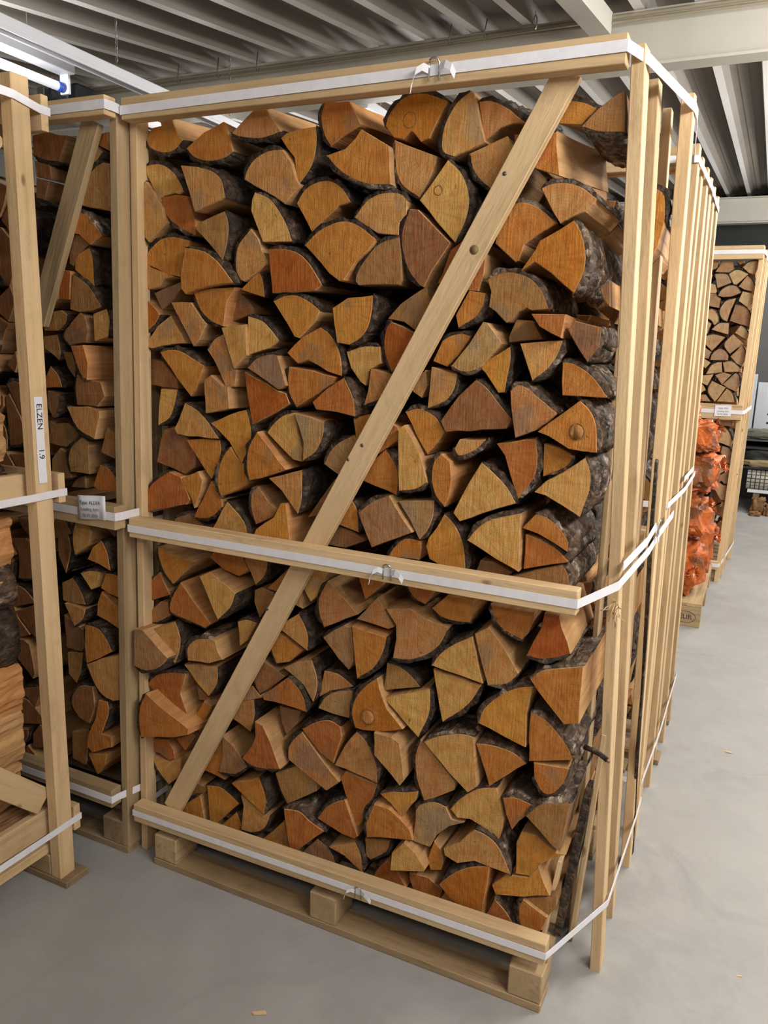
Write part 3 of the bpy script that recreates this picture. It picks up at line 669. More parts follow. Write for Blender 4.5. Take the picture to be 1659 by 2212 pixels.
# ------------------------------------------------------------------ the hall
def struct(name, me, m):
    o = obj(name, me, m); o['kind'] = 'structure'; return o
def sbox(name, lo, hi, m, bev=0.0):
    lo, hi = Vector(lo), Vector(hi); d = hi-lo
    o = obj(name, box_mesh(name, *d, bev=bev), m, None, Matrix.Translation((lo+hi)/2)); o['kind'] = 'structure'; return o
XW0, XW1, YW0, YW1 = -5.0, 5.2, -5.0, 11.0
sbox('floor', (XW0, YW0, -0.12), (XW1, YW1, 0.0), FLOORM)
sbox('wall_left', (XW0-0.1, YW0, 0), (XW0, YW1, 4.0), WALLM)
sbox('wall_right', (XW1, YW0, 0), (XW1+0.1, YW1, 4.0), WALLM)
sbox('wall_front', (XW0, YW0-0.1, 0), (XW1, YW0, 4.0), WALLM)
sbox('wall_back', (XW0, YW1, 0), (XW1, YW1+0.1, 4.2), DARKM)
def roof_z(y): return max(2.70, 3.02 + (0.14*(y-2.3) if y < 2.3 else 0.085*(y-2.3)))
def roof():
    vs, fs = [], []; P = 0.25; prof = []
    x = XW0 + 0.045
    while x < XW1:
        prof += [(x, 0.0), (x+0.046, 0.0), (x+0.062, 0.075), (x+0.105, 0.075), (x+0.112, 0.068), (x+0.160, 0.068), (x+0.167, 0.075), (x+0.230, 0.075)]
        x += P
    ys = [YW0, 0.014, 2.3, 6.5, YW1]
    for y in ys:
        for (px, dz) in prof: vs.append((px, y, roof_z(y)+dz))
        for (px, dz) in prof: vs.append((px, y, roof_z(y)+dz+0.012))
    n = len(prof)
    for j in range(len(ys)-1):
        for i in range(n-1):
            a = j*2*n+i; c_ = a+2*n
            fs.append((a, c_, c_+1, a+1)); fs.append((a+n, a+n+1, c_+n+1, c_+n))
    me = bpy.data.meshes.new('ceiling'); me.from_pydata(vs, [], fs); me.materials.append(ROOFM); me.materials.append(RIBM)
    me.polygons.foreach_set('material_index', [1 if ((k//2) % (n-1)) % 8 == 0 else 0 for k in range(len(fs))])
    return me
_c = inst('ceiling', roof()); _c['kind'] = 'structure'
def ibeam(name, y, z0, z1, fw, x0=XW0, x1=XW1, ft=0.012):
    bm = bmesh.new()
    for lo, hi in (((x0, y-fw/2, z0), (x1, y+fw/2, z0+ft)), ((x0, y-fw/2, z1-ft), (x1, y+fw/2, z1)), ((x0, y-0.006, z0+ft), (x1, y+0.006, z1-ft))):
        r = bmesh.ops.create_cube(bm, size=1.0); lo, hi = Vector(lo), Vector(hi)
        bmesh.ops.scale(bm, vec=hi-lo, verts=r['verts']); bmesh.ops.translate(bm, vec=(lo+hi)/2, verts=r['verts'])
    return struct(name, from_bm(bm, name), BEAMM)
ibeam('trim_1', 2.36, 2.79, 3.018, 0.11)
ibeam('trim_2', 10.0, 3.30, 3.62, 0.14)
sbox('trim_3', (XW0, 10.7, 2.86), (XW1, 10.8, 2.96), GREYP)
# purlin running into the beam
bm = bmesh.new(); vs = []
for y in (0.014, 2.30):
    for x, dz in ((0.615, -0.09), (0.705, -0.09), (0.705, 0.0), (0.615, 0.0)): vs.append(bm.verts.new((x, y, roof_z(y)+dz)))
for f in ((0, 1, 5, 4), (1, 2, 6, 5), (2, 3, 7, 6), (3, 0, 4, 7), (3, 2, 1, 0), (4, 5, 6, 7)): bm.faces.new([vs[i] for i in f])
struct('trim_4', from_bm(bm, 'trim_4'), BEAMM)
for k, (z, r) in enumerate(((2.995, 0.009), (2.972, 0.007))):
    o = struct('trim_%d' % (5+k), tube_mesh('conduit', [(x, 2.297-0.004*k, z+0.003*math.sin(x*2)) for x in [XW0+0.2*i for i in range(52)]], r, 8), plain('conduit_brown%d' % k, (0.36, 0.31, 0.22), 0.5))

# lamp rail hanging on the left, with one tube batten hooked to it
lr = empty('lamp_rail', (-1.22, 0.2, 2.64))
tag(lr, 'long white lamp channel hung on chains below the ribbed roof at left', 'lamp rail')
box(lr, 'channel', (-1.258, 0.2, 2.645), (-1.206, 2.23, 2.685), WHITEM, 0.003)
for dx in (-0.024, 0.024): box(lr, 'channel_lip', (-1.232+dx-0.004, 0.2, 2.632), (-1.232+dx+0.004, 2.23, 2.646), WHITEM, 0.001)
for y in (0.35, 1.28, 2.1):
    zt = roof_z(y)-0.003; n = int((zt-2.70)/0.022)
    ch = empty('chain', (-1.22, y, 2.70)); 
    ch.parent = lr; ch.location = (0, y-0.2, 0.06)
    vs = [ ]
    for i in range(n):
        zc = 2.705 + (i+0.5)*(zt-2.70)/n; h = 0.62*(zt-2.70)/n; a = (i % 2)*math.pi/2
        pts = [(-1.22+0.005*math.cos(t)*math.cos(a), y+0.005*math.cos(t)*math.sin(a), zc+h*math.sin(t)) for t in [k*math.pi/4 for k in range(8)]]
        vs.append(pts)
    bm = bmesh.new()
    for pts in vs: bm.from_mesh(tube_mesh('link', pts, 0.0014, 5, True))
    obj('chain_links', from_bm(bm, 'chain_links'), ALUM, ch)
lt = empty('tube_lamp', (-1.46, 0.2, 2.63))
tag(lt, 'white tube lamp with blue end cap beside the white channel', 'lamp')
obj('tube', tube_mesh('tube', [(-1.455, 0.15, 2.60), (-1.455, 1.16, 2.60)], 0.019, 14), TUBEOFF, lt)
obj('end_cap', tube_mesh('end_cap', [(-1.455, 1.16, 2.60), (-1.455, 1.195, 2.60)], 0.021, 14), BLUEM, lt)
box(lt, 'holder', (-1.475, 1.195, 2.575), (-1.425, 1.21, 2.668), WHITEM, 0.002)
box(lt, 'batten', (-1.48, 0.1, 2.655), (-1.40, 1.215, 2.70), WHITEM, 0.003)
for y in (0.4, 1.0): obj('hanger', tube_mesh('hanger', [(-1.44, y, 2.70), (-1.44, y, roof_z(y)-0.004)], 0.002, 6), ALUM, lt)
def lit_lamp(x, y0, y1, z, lab):
    t = empty('tube_lamp', (x, y0, z)); tag(t, lab, 'lamp', 'lit tube lamps')
    box(t, 'batten', (x-0.045, y0, z), (x+0.045, y1, z+0.05), WHITEM, 0.003)
    obj('tube', tube_mesh('tube', [(x, y0+0.02, z-0.022), (x, y1-0.02, z-0.022)], 0.016, 12), TUBEM, t)
    for y in (y0+0.01, y1-0.01): box(t, 'holder', (x-0.02, y-0.008, z-0.045), (x+0.02, y+0.008, z), WHITEM, 0.001)
    for y in (y0+0.25, y1-0.25): obj('hanger', tube_mesh('hanger', [(x, y, z+0.05), (x, y, roof_z(y)-0.004)], 0.002, 6), ALUM, t)
lit_lamp(-0.65, 2.5, 3.95, 2.80, 'lit tube lamp glimpsed over the top logs behind the roof beam')
lit_lamp(-2.0, 2.5, 3.95, 2.80, 'lit tube lamp behind the roof beam at far left')
# wire hooks under the ribs
for i, (x, y, ln) in enumerate(((-1.03, 2.08, 0.085), (-1.277, 2.08, 0.09), (-1.54, 2.08, 0.09), (0.19, 2.1, 0.07), (0.02, 2.1, 0.08))):
    zt = roof_z(y)-0.002
    h = tag(obj('wire_hook', tube_mesh('wire_hook', [(x, y, zt), (x-0.01, y, zt-ln*0.8), (x-0.012, y+0.004, zt-ln), (x-0.004, y+0.01, zt-ln-0.006), (x, y+0.012, zt-ln+0.01)], 0.0026, 6), NAIL),
        'thin wire hook under the roof ribs, %s from left' % ordn([3, 2, 1, 5, 4][i]), 'hook', 'wire hooks under the roof')
ck = empty('hanging_hook', (0.41, 2.1, 2.90)); tag(ck, 'metal hook on a thin chain in front of the roof beam', 'hook')
obj('wire', tube_mesh('wire', [(0.41, 2.1, roof_z(2.1)), (0.412, 2.1, 2.965)], 0.0016, 6), ALUM, ck)
obj('hook', tube_mesh('hook', [(0.412+0.008*math.sin(t), 2.1, 2.945-0.02*math.cos(t)*1.6) for t in [k*0.6 for k in range(9)]], 0.003, 6), ALUM, ck)
# plastic wrapped box high on the side wall (far left)
wb = empty('wrapped_box', (-2.40, 2.0, 2.80)); tag(wb, 'dark device in clear plastic above the far left stack', 'box')
box(wb, 'housing', (-2.44, 2.0, 2.80), (-2.20, 2.15, 2.94), plain('dark_housing', (0.05, 0.06, 0.065), 0.3, nscale=14, namt=0.5), 0.015)
box(wb, 'cover', (-2.39, 1.98, 2.82), (-2.26, 2.0, 2.93), plain('smoked_plastic', (0.10, 0.12, 0.13), 0.12, nscale=25, namt=0.6, bumpd=0.02), 0.008)
box(wb, 'bracket', (-2.52, 2.0, 2.80), (-2.46, 2.30, 2.94), ALUM, 0.004)

# ------------------------------------------------------------------ firewood
def catmull(p0, p1, p2, p3, t):
    return 0.5*((2*p1)+(-p0+p2)*t+(2*p0-5*p1+4*p2-p3)*t*t+(-p0+3*p1-3*p2+p3)*t**3)
def outline(pts, nb, jit):
    """resampled outline (Vectors x,z) and number of bark edges at its start"""
    P = [Vector((pts[i]/1000, pts[i+1]/1000)) for i in range(0, len(pts), 2)]
    A = sum(P[i].x*P[(i+1) % len(P)].y - P[(i+1) % len(P)].x*P[i].y for i in range(len(P)))
    if A < 0: P = P[nb::-1] + P[:nb:-1]
    out = []
    for i in range(nb):
        a, b_ = P[max(0, i-1)], P[min(nb, i+2)]
        for k in range(3): out.append(catmull(a, P[i], P[i+1], b_, k/3))
    m = len(out)
    for i in range(nb, len(P)):
        p, q = P[i], P[(i+1) % len(P)]; d = (q-p).length; k = max(1, int(d/0.028))
        nrm = Vector(((q-p).y, -(q-p).x)).normalized() if d > 1e-6 else Vector((0, 0))
        for t in range(k):
            v = p.lerp(q, t/k)
            if t: v = v + nrm*random.uniform(-jit, jit)
            out.append(v)
    return out, m
def normals(P):
    n = []; K = len(P)
    for i in range(K):
        d = (P[(i+1) % K]-P[i-1]); n.append(Vector((d.y, -d.x)).normalized())
    return n
def pith(P, m):
    c = sum(P, Vector((0, 0)))/len(P)
    if m >= 6:
        a, b_, d = P[0], P[m//2], P[m]
        D = 2*(a.x*(b_.y-d.y)+b_.x*(d.y-a.y)+d.x*(a.y-b_.y))
        if abs(D) > 1e-6:
            ux = (a.length_squared*(b_.y-d.y)+b_.length_squared*(d.y-a.y)+d.length_squared*(a.y-b_.y))/D
            uy = (a.length_squared*(d.x-b_.x)+b_.length_squared*(a.x-d.x)+d.length_squared*(b_.x-a.x))/D
            q = Vector((ux, uy)); r = max((v-c).length for v in P)
            if (q-c).length > 1.3*r: q = c+(q-c).normalized()*1.3*r
            return q
    return c + Vector((random.uniform(-.05, .05), random.uniform(-.05, .05)))
def log_verts(P, org, L, drift, jit=0.002, fine=0):
    nr = normals(P); vs, fs = [], []; K = len(P)
    mid = [L*.3, L*.65] if not fine else [L*k/fine for k in range(1, fine)]
    ys = [(0, .0016), (.003, 0)] + [(y, 0) for y in mid] + [(L-.003, 0), (L, .0016)]; J = len(ys)-1
    for j, (y, ins) in enumerate(ys):
        for i, p in enumerate(P):
            q = p - nr[i]*ins + drift*(y/L)
            if fine: q = q + nr[i]*jit*(1.6*noise.noise(Vector((p.x*30+org.y*50, y*9, p.y*30)))+noise.noise(Vector((p.x*90, y*30+org.y*70, p.y*110))))
            elif 1 < j < J-1: q = q + nr[i]*random.uniform(-jit*1.5, jit*.5)
            vs.append((q.x-org.x, y, q.y-org.y))
    fs.append(tuple(range(K)))
    for j in range(J):
        for i in range(K): fs.append((j*K+i, (j+1)*K+i, (j+1)*K+(i+1) % K, j*K+(i+1) % K))
    fs.append(tuple(J*K+i for i in range(K-1, -1, -1)))
    return vs, fs
def bark_verts(P, m, org, L, drift, th, seed, rings=17):
    nr = normals(P); vs, fs = [], []; K = m+1; arc = sum((P[i+1]-P[i]).length for i in range(m))
    th = min(th, 0.09*arc)
    for j in range(rings):
        y = 0.0015 + (L-0.003)*j/(rings-1) + (random.uniform(-.0012, .0012) if j == 0 else 0)
        for i in range(K):
            p = P[i] + drift*(y/L); e = min(1, 0.45+0.55*min(i, m-i)/2)
            nz = noise.noise(Vector((P[i].x*60+seed, y*26, P[i].y*60)))+0.5*noise.noise(Vector((P[i].x*150+seed, y*80, P[i].y*150)))
            t = th*e*(0.95+0.95*nz); t = max(0.0012, t)
            o = p+nr[i]*t; q = p-nr[i]*0.0015
            vs.append((o.x-org.x, y, o.y-org.y)); vs.append((q.x-org.x, y, q.y-org.y))
    R = 2*K
    for j in range(rings-1):
        for i in range(m): fs.append((j*R+2*i, (j+1)*R+2*i, (j+1)*R+2*i+2, j*R+2*i+2))
        for i in (0, m):
            a, b_, c_, d = j*R+2*i, j*R+2*i+1, (j+1)*R+2*i+1, (j+1)*R+2*i
            fs.append((a, b_, c_, d) if i == 0 else (d, c_, b_, a))
    for i in range(m): fs.append((2*i, 2*i+2, 2*i+3, 2*i+1))
    jb = (rings-1)*R
    for i in range(m): fs.append((jb+2*i, jb+2*i+1, jb+2*i+3, jb+2*i+2))
    return vs, fs
OUT = []          # (crate, outline, m, object-free data) kept for the rows behind
def make_log(cr, tone, nb, y0, pts, L, idx, dr=()):
    P, m = outline(pts, nb, 0.0015); org = pith(P, m); y = y0/1000
    drift = Vector((random.uniform(-.006, .006), random.uniform(-.004, .004)))
    if dr: drift = Vector(dr[0])/1000
    vs, fs = log_verts(P, org, L, drift)
    me = bpy.data.meshes.new('firewood_log'); me.from_pydata(vs, [], fs)
    em = (PALE.get(tone, ENDM[tone]) if cr == 'F' else ENDM[tone])
    sm = SPLITD if tone == 'b' and random.random() < .6 else (SPLITO if tone in 'or' and random.random() < .5 else SPLIT)
    mi = [1]*len(fs); mi[0] = mi[-1] = 0
    o = obj('firewood_log', me, [em, sm], None, Matrix.Translation((org.x, y, org.y)))
    me.polygons.foreach_set('material_index', mi)
    if m:
        bv, bf = bark_verts(P, m, org, L, drift, 0.0085 if cr != 'F' else 0.006, idx*3.7)
        bme = bpy.data.meshes.new('bark'); bme.from_pydata(bv, [], bf); smooth(bme)
        cx = sum(v.x for v in P)/len(P)
        obj('bark', bme, BARKG if (cr == 'M' and cx > 1.0) or random.random() < .12 else BARK, o, Matrix.Translation((org.x, y, org.y)))
    OUT.append((cr, P, m, y, o, tone, nb)); return o
LEN = {'M': 0.29, 'A': 0.30, 'F': 0.30, 'R': 0.30}
for idx, (cr, tone, nb, y0, pts, *dr) in enumerate(LOGS): make_log(cr, tone, nb, y0, pts, LEN[cr], idx, dr)

# labels: look + row and place in the row
TW = {'o': 'orange', 'y': 'honey-coloured', 'r': 'deep rust-orange', 'b': 'dull brown', 'g': 'greyed tan'}
def shape_word(P, m, nb):
    xs = [v.x for v in P]; zs = [v.y for v in P]; w_, h = max(xs)-min(xs), max(zs)-min(zs)
    A = abs(sum(P[i].x*P[(i+1) % len(P)].y-P[(i+1) % len(P)].x*P[i].y for i in range(len(P))))/2
    fill = A/(w_*h)
    if nb >= 5: return 'rounded'
    if w_ > 1.9*h: return 'flat'
    if h > 1.9*w_: return 'slim upright'
    if fill < 0.56: return 'wedge-shaped'
    return 'quarter-round' if nb >= 3 else ('blocky' if nb == 0 else 'three-sided')
def label_rows(items, where, side):
    items = sorted(items, key=lambda t: -sum(v.y for v in t[1])/len(t[1]))
    k = max(1, round(len(items)/max(1, side))); rows = [items[i:i+side] for i in range(0, len(items), side)]
    for ri, row in enumerate(rows):
        row.sort(key=lambda t: sum(v.x for v in t[1])/len(t[1]))
        for ci, t in enumerate(row):
            tag(t[4], '%s %s split log, %s from left in %s row %s' % (TW[t[5]], shape_word(t[1], t[2], t[6]), ordn(ci+1), ordn(ri+1), where), 'log', GRP[t[0]])
GRP = {'M': 'logs filling the front of the big crate', 'A': 'logs in the crate with the paper tag', 'F': 'logs in the far crate', 'R': 'logs filling the front of the big crate'}
def zc(t): return sum(v.y for v in t[1])/len(t[1])
label_rows([t for t in OUT if t[0] == 'M' and zc(t) > 1.0], 'below top rail', 9)
label_rows([t for t in OUT if t[0] == 'M' and zc(t) <= 1.0], 'below middle rail', 9)
label_rows([t for t in OUT if t[0] == 'A' and zc(t) > 1.05], 'above ALDER tag', 3)
label_rows([t for t in OUT if t[0] == 'A' and zc(t) <= 1.05], 'below ALDER tag', 3)
label_rows([t for t in OUT if t[0] == 'F' and zc(t) > 1.2], 'in upper far crate', 3)
label_rows([t for t in OUT if t[0] == 'F' and zc(t) <= 1.2], 'in lower far crate', 3)
for t in OUT:
    if t[0] == 'R': tag(t[4], 'orange log with thick bark bulging between the right side slats', 'log', GRP['R'])

# rows of wood behind the front row (nobody can tell these apart): one joined object each
def stuff_rows(name, sets, label):
    V, F, MI = [], [], []
    for (P, m, x0, flip, y, L) in sets:
        Q = [Vector((x0 + (-v.x if flip else v.x), v.y)) for v in P]
        if flip: Q = Q[m::-1]+Q[:m:-1] if m else Q[::-1]
        for (vs, fs, mat_of) in ((*log_verts(Q, Vector((0, 0)), L, Vector((0, 0))), 0), (*(bark_verts(Q, m, Vector((0, 0)), L, Vector((0, 0)), .008, x0*9, 5) if m else ([], [])), 2)):
            b0 = len(V); V += [(a, y+b_, c_) for a, b_, c_ in vs]
            for q, f in enumerate(fs):
                F.append(tuple(b0+i for i in f)); MI.append(2 if mat_of else (0 if q in (0, len(fs)-1) else 1))
    me = bpy.data.meshes.new(name); me.from_pydata(V, [], F)
    o = obj(name, me, [ENDM['b'], SPLIT, BARK]); me.polygons.foreach_set('material_index', MI)
    return tag(o, label, 'firewood', kind='stuff')
main = [t for t in OUT if t[0] == 'M']
low = [t for t in main if max(v.y for v in t[1]) < 1.985]
stuff_rows('packed_firewood', [(t[1], t[2], 1.19, True, 0.385, 0.29) for t in low if min(v.x for v in t[1]) > 0.0] + [(t[1], t[2], -0.012, False, 0.40, 0.30) for t in low if min(v.x for v in t[1]) > 0.80], 'firewood packed behind the front row of the big crate')
stuff_rows('packed_firewood', [(t[1], t[2], 0.0, False, 0.82, 0.30) for t in low if min(v.x for v in t[1]) > 0.03]
           + [(t[1], t[2], 1.19, True, 1.15, 0.30) for t in low if max(v.x for v in t[1]) < 0.5]
           + [(t[1], t[2], 1.19, True, 1.47, 0.28) for t in low if max(v.x for v in t[1]) < 0.5], 'firewood packed in the second crate behind the big one')
stuff_rows('packed_firewood', [(t[1], t[2], -1.28, False, 0.05, 0.30) for t in low if max(v.x for v in t[1]) < 0.90]
           + [(t[1], t[2], -0.09, True, 0.37, 0.30) for t in low if min(v.x for v in t[1]) > 0.0], 'firewood in the hidden part of the ALDER crate')
stuff_rows('packed_firewood', [(t[1], t[2], 1.38, True, 4.66, 0.30) for t in low if max(v.x for v in t[1]) < 0.7]
           + [(t[1], t[2], 0.10, False, 4.33, 0.30) for t in low if max(v.x for v in t[1]) < 0.955 and min(v.x for v in t[1]) > 0.10]
           + [([Vector((v.x, v.y+0.21)) for v in t[1]], t[2], 0.10, False, 4.34, 0.30) for t in low if max(v.x for v in t[1]) < 0.955 and min(v.x for v in t[1]) > 0.10 and min(v.y for v in t[1]) > 1.62], 'firewood packed in the hidden part of the far crate')
# ------------------------------------------------------------------ crates
def pallet(parent, x0, x1, y0, y1, mat=PINEW, fx=None):
    fx = fx or (x0, x0+0.08, (x0+x1)/2-0.04, (x0+x1)/2+0.04, x1-0.083, x1)
    D = y1-y0; ys = (y0, y0+D/2-0.05, y1-0.1)
    for k, y in enumerate(ys):
        box(parent, 'bottom_board', (x0, y, 0.0), (x1, y+(0.082 if y == y0 else 0.1), 0.021), PINED if k or mat is PINED else PINEM, 0.002)
        for i in range(0, 6, 2): box(parent, 'pallet_block', (fx[i], y+0.001, 0.0215), (fx[i+1], y+0.099, 0.099), mat, 0.003)
    n = 6; wd = 0.09
    for k in range(n):
        y = y0+0.046 + (D-wd-0.048)*k/(n-1)
        box(parent, 'deck_board', (x0, y, 0.0995), (x1, y+wd, 0.115), mat, 0.002)
def front_strap(parent, pts, wd, outs, bk=None, tails=True):
    st = obj('strap', strap_mesh('strap', pts, wd, outs), STRAP, parent)
    if bk:
        c, s = bk; buckle(st, c, (1, 0, 0), (0, 0, 1), s)
        if tails:
            c = Vector(c)
            t1 = [(-.010, -.004, .000), (-.022, -.010, .006), (-.036, -.014, -.002), (-.045, -.010, -.020), (-.048, -.006, -.034)]
            t2 = [(.010, -.004, .002), (.026, -.012, .006), (.040, -.013, -.002), (.047, -.008, -.016)]
            for tl in (t1, t2):
                obj('strap_tail', strap_mesh('strap_tail', [c+Vector(q)*s for q in tl], 0.014*s, [(0, -1, .3)]*len(tl), 0.0012, (0.25, 0, 1)), STRAP, st)
    return st

# --- the big crate in the middle
C1 = empty('firewood_crate', (0.6, 0.35, 0))
tag(C1, 'big open-fronted pine crate of firewood with diagonal brace, nearest in the middle', 'crate')
plank(C1, 'rail', (-0.003, 0.02, 2.066), (1.2, 0.02, 2.064), 0.052, 0.039, (0, 0, 1))
plank(C1, 'rail', (-0.017, 0.02, 1.012), (1.2, 0.02, 1.006), 0.054, 0.039, (0, 0, 1))
plank(C1, 'rail', (-0.030, 0.02, 0.146), (1.2, 0.02, 0.158), 0.055, 0.039, (0, 0, 1))
dg = plank(C1, 'diagonal_brace', (0.074, 0.0515, 0.165), (1.086, 0.0515, 2.05), 0.056, 0.021, (1, 0, -0.53))
for (x, z, r) in ((0.972, 1.870, 0.0045), (0.916, 1.723, 0.010), (0.667, 1.290, 0.0045), (0.631, 1.253, 0.004), (0.406, 0.843, 0.0055)):
    obj('nail' if r < 0.009 else 'knot', tube_mesh('nail', [(x, 0.0405, z), (x, 0.0425, z)], r, 12), NAIL if r < 0.006 else plain('knot_brown', (0.22, 0.13, 0.06), 0.7), dg)
plank(C1, 'post', (-0.031, 0.064, 0.0), (-0.004, 0.064, 2.085), 0.044, 0.023, (0, 1, 0))
for k, (y, w_) in enumerate(((0.20, 0.10), (0.37, 0.09), (0.52, 0.09), (0.68, 0.07))):
    plank(C1, 'slat', (-0.030, y, 0.0), (-0.006, y, 2.05), w_, 0.022, (0, 1, 0), PINEW)
# racked right side frame: slats lean towards the viewer at the top
R1 = [('post', (1.291, 0.226, 0.0), (1.214, 0.072, 2.085), 0.060, 0.025, PINE),
      ('slat', (1.283, 0.440, 0.0), (1.221, 0.222, 2.070), 0.058, 0.028, PINE),
      ('slat', (1.262, 0.560, 0.0), (1.228, 0.425, 2.070), 0.050, 0.020, PINE),
      ('slat', (1.292, 0.690, 0.0), (1.279, 0.345, 2.075), 0.058, 0.026, PINE)]
for nm, a, b_, w_, t_, m_ in R1: plank(C1, nm, a, b_, w_, t_, (0, 1, 0), m_, 0.0012)
plank(C1, 'slat', (1.232, 0.165, 0.12), (1.262, 0.160, 0.66), 0.03, 0.012, (0, 1, 0))
sl = plank(C1, 'bark_slab', (1.200, 0.150, 0.118), (1.243, 0.160, 0.52), 0.052, 0.020, (0, 1, 0), BARK, 0.003)
plank(C1, 'slat', (1.172, 0.120, 0.118), (1.196, 0.120, 0.34), 0.045, 0.010, (0, 1, 0))
sl2 = plank(C1, 'bark_slab', (1.3035, 0.742, 0.0), (1.3005, 0.250, 1.29), 0.020, 0.008, (0, 1, 0), BARK, 0.003)
plank(C1, 'slat', (1.212, 0.30, 0.0), (1.196, 0.24, 2.0), 0.06, 0.012, (0, 1, 0), PINEW)
for k, z in enumerate((2.04, 1.0, 0.17)): plank(C1, 'rail', (-0.03, 0.755, z), (1.24, 0.755, z), 0.055, 0.022, (0, 0, 1))
pallet(C1, 0.042, 1.199, 0.002, 0.742, PINEW, (0.044, 0.124, 0.572, 0.652, 1.117, 1.1985))
LN, FN, RN = (-1, 0, 0), (0, -1, 0), (1, 0, 0)
front_strap(C1, [(-0.0315, 0.5, 2.062), (-0.0315, 0.03, 2.062), (-0.004, -0.001, 2.062), (1.201, -0.001, 2.067), (1.231, 0.06, 2.060), (1.294, 0.330, 2.045), (1.295, 0.39, 2.045), (1.262, 0.76, 2.03)], 0.021,
            [LN, LN, (-1, -1, 0), (1, -1, 0), RN, RN, RN, RN], ((0.826, -0.002, 2.064), 1.0))
front_strap(C1, [(-0.0315, 0.5, 1.01), (-0.0315, 0.03, 1.01), (-0.018, -0.001, 1.010), (1.201, -0.001, 1.006), (1.268, 0.085, 1.035), (1.307, 0.240, 1.085), (1.309, 0.43, 1.09), (1.309, 0.77, 1.08)], 0.020,
            [LN, LN, (-1, -1, 0), (1, -1, 0), RN, RN, RN, RN], ((0.765, -0.002, 1.008), 0.9))
s3 = front_strap(C1, [(-0.0315, 0.5, 0.15), (-0.0315, 0.03, 0.147), (-0.031, -0.001, 0.147), (1.201, -0.001, 0.158), (1.304, 0.190, 0.205), (1.309, 0.66, 0.172), (1.309, 0.77, 0.172)], 0.018,
            [LN, LN, (-1, -1, 0), (1, -1, 0), RN, RN, RN], ((0.719, -0.002, 0.153), 0.8))
# buckle and loose tail on the right side strap
sb = obj('strap', strap_mesh('strap', [(1.272, 0.10, 1.075), (1.305, 0.20, 1.115), (1.312, 0.27, 1.135), (1.313, 0.30, 1.12), (1.317, 0.33, 1.095)], 0.020, [RN]*5), STRAP, C1)
buckle(sb, (1.314, 0.285, 1.13), (0, 1, 0), (0, 0, 1), 0.9)
# frayed fibres on the front right post
for k in range(16):
    a = Vector((1.262+random.uniform(-.012, .012), 0.105+random.uniform(-.004, .03), 0.975+random.uniform(-.012, .012)))
    d = Vector((random.uniform(-.5, .4), random.uniform(-.9, -.1), random.uniform(-1, .5))).normalized()*random.uniform(.015, .05)
    obj('splinter', tube_mesh('splinter', [a, a+d*.5+Vector((0, -.006, .003)), a+d], 0.0011, 4), PINE, C1)

# --- second crate behind it
C2 = empty('firewood_crate', (0.6, 1.3, 0)); tag(C2, 'slatted pine crate of firewood standing directly behind the big crate', 'crate')
for k, (yb, yt, xb, xt, w_) in enumerate(((0.86, 0.76, 1.288, 1.262, .06), (1.02, 0.90, 1.278, 1.262, .05), (1.20, 1.03, 1.290, 1.268, .055), (1.40, 1.16, 1.284, 1.270, .06), (1.58, 1.30, 1.296, 1.272, .055), (1.775, 1.46, 1.300, 1.274, .06))):
    plank(C2, 'post' if k in (0, 5) else 'slat', (xb, yb, 0.022 if k in (3, 5) else 0.0), (xt, yt, 2.07), w_, 0.026, (0, 1, 0), PINE, 0.001)
for y in (1.40, 1.775): box(C2, 'foot_block', (1.252, y-0.05, 0.0), (1.312, y+0.04, 0.021), PINED)
for z in (2.04, 1.0, 0.17):
    plank(C2, 'rail', (0.0, 0.80, z), (1.25, 0.80, z), 0.055, 0.022, (0, 0, 1)); plank(C2, 'rail', (0.0, 1.80, z), (1.25, 1.80, z), 0.055, 0.022, (0, 0, 1))
for y in (0.9, 1.2, 1.5, 1.75): plank(C2, 'slat', (-0.012, y, 0), (-0.012, y, 2.05), 0.08, 0.022, (0, 1, 0))
pallet(C2, 0.042, 1.225, 0.83, 1.78, PINED)
for sp_ in ([(1.20, 0.715, 2.03), (1.277, 0.728, 2.03), (1.2885, 1.1, 2.03), (1.2895, 1.49, 2.03), (1.2, 1.515, 2.03)], [(1.22, 0.775, 1.10), (1.2905, 0.785, 1.10), (1.303, 1.2, 1.09), (1.303, 1.645, 1.09), (1.22, 1.68, 1.10)],
            [(1.22, 0.815, 0.20), (1.3015, 0.825, 0.20), (1.3125, 1.2, 0.20), (1.3145, 1.80, 0.20), (1.22, 1.825, 0.20)]):
    obj('strap', strap_mesh('strap', sp_, 0.018, [(0, -1, 0), (1, -1, 0), RN, RN, (0, 1, 0)]), STRAP, C2)
obj('strap', strap_mesh('strap', [(1.304, 1.12, 1.135), (1.304, 1.35, 1.13), (1.304, 1.52, 1.125)], 0.018, [RN]*3), STRAP, C2)

# --- the crate with the paper tag on the left
CA = empty('firewood_crate', (-0.67, 0.35, 0)); tag(CA, 'weathered crate of firewood with a white ALDER paper tag, left of the big crate', 'crate')
plank(CA, 'rail', (-1.28, -0.025, 2.072), (-0.014, -0.025, 2.066), 0.045, 0.039, (0, 0, 1))
plank(CA, 'rail', (-1.28, -0.025, 1.065), (-0.022, -0.025, 1.043), 0.064, 0.039, (0, 0, 1), PINEW)
plank(CA, 'rail', (-1.28, -0.025, 0.205), (-0.070, -0.025, 0.200), 0.055, 0.039, (0, 0, 1), PINEW)
plank(CA, 'diagonal_brace', (-0.33, 0.012, 1.55), (-0.107, 0.012, 2.05), 0.058, 0.020, (1, 0, -0.4), PINEW)
plank(CA, 'post', (-0.067, 0.032, 0.022), (-0.031, 0.032, 2.06), 0.062, 0.025, (0, 1, 0), PINEW)
plank(CA, 'post', (-1.27, 0.032, 0.0), (-1.27, 0.032, 2.06), 0.062, 0.025, (0, 1, 0), PINEW)
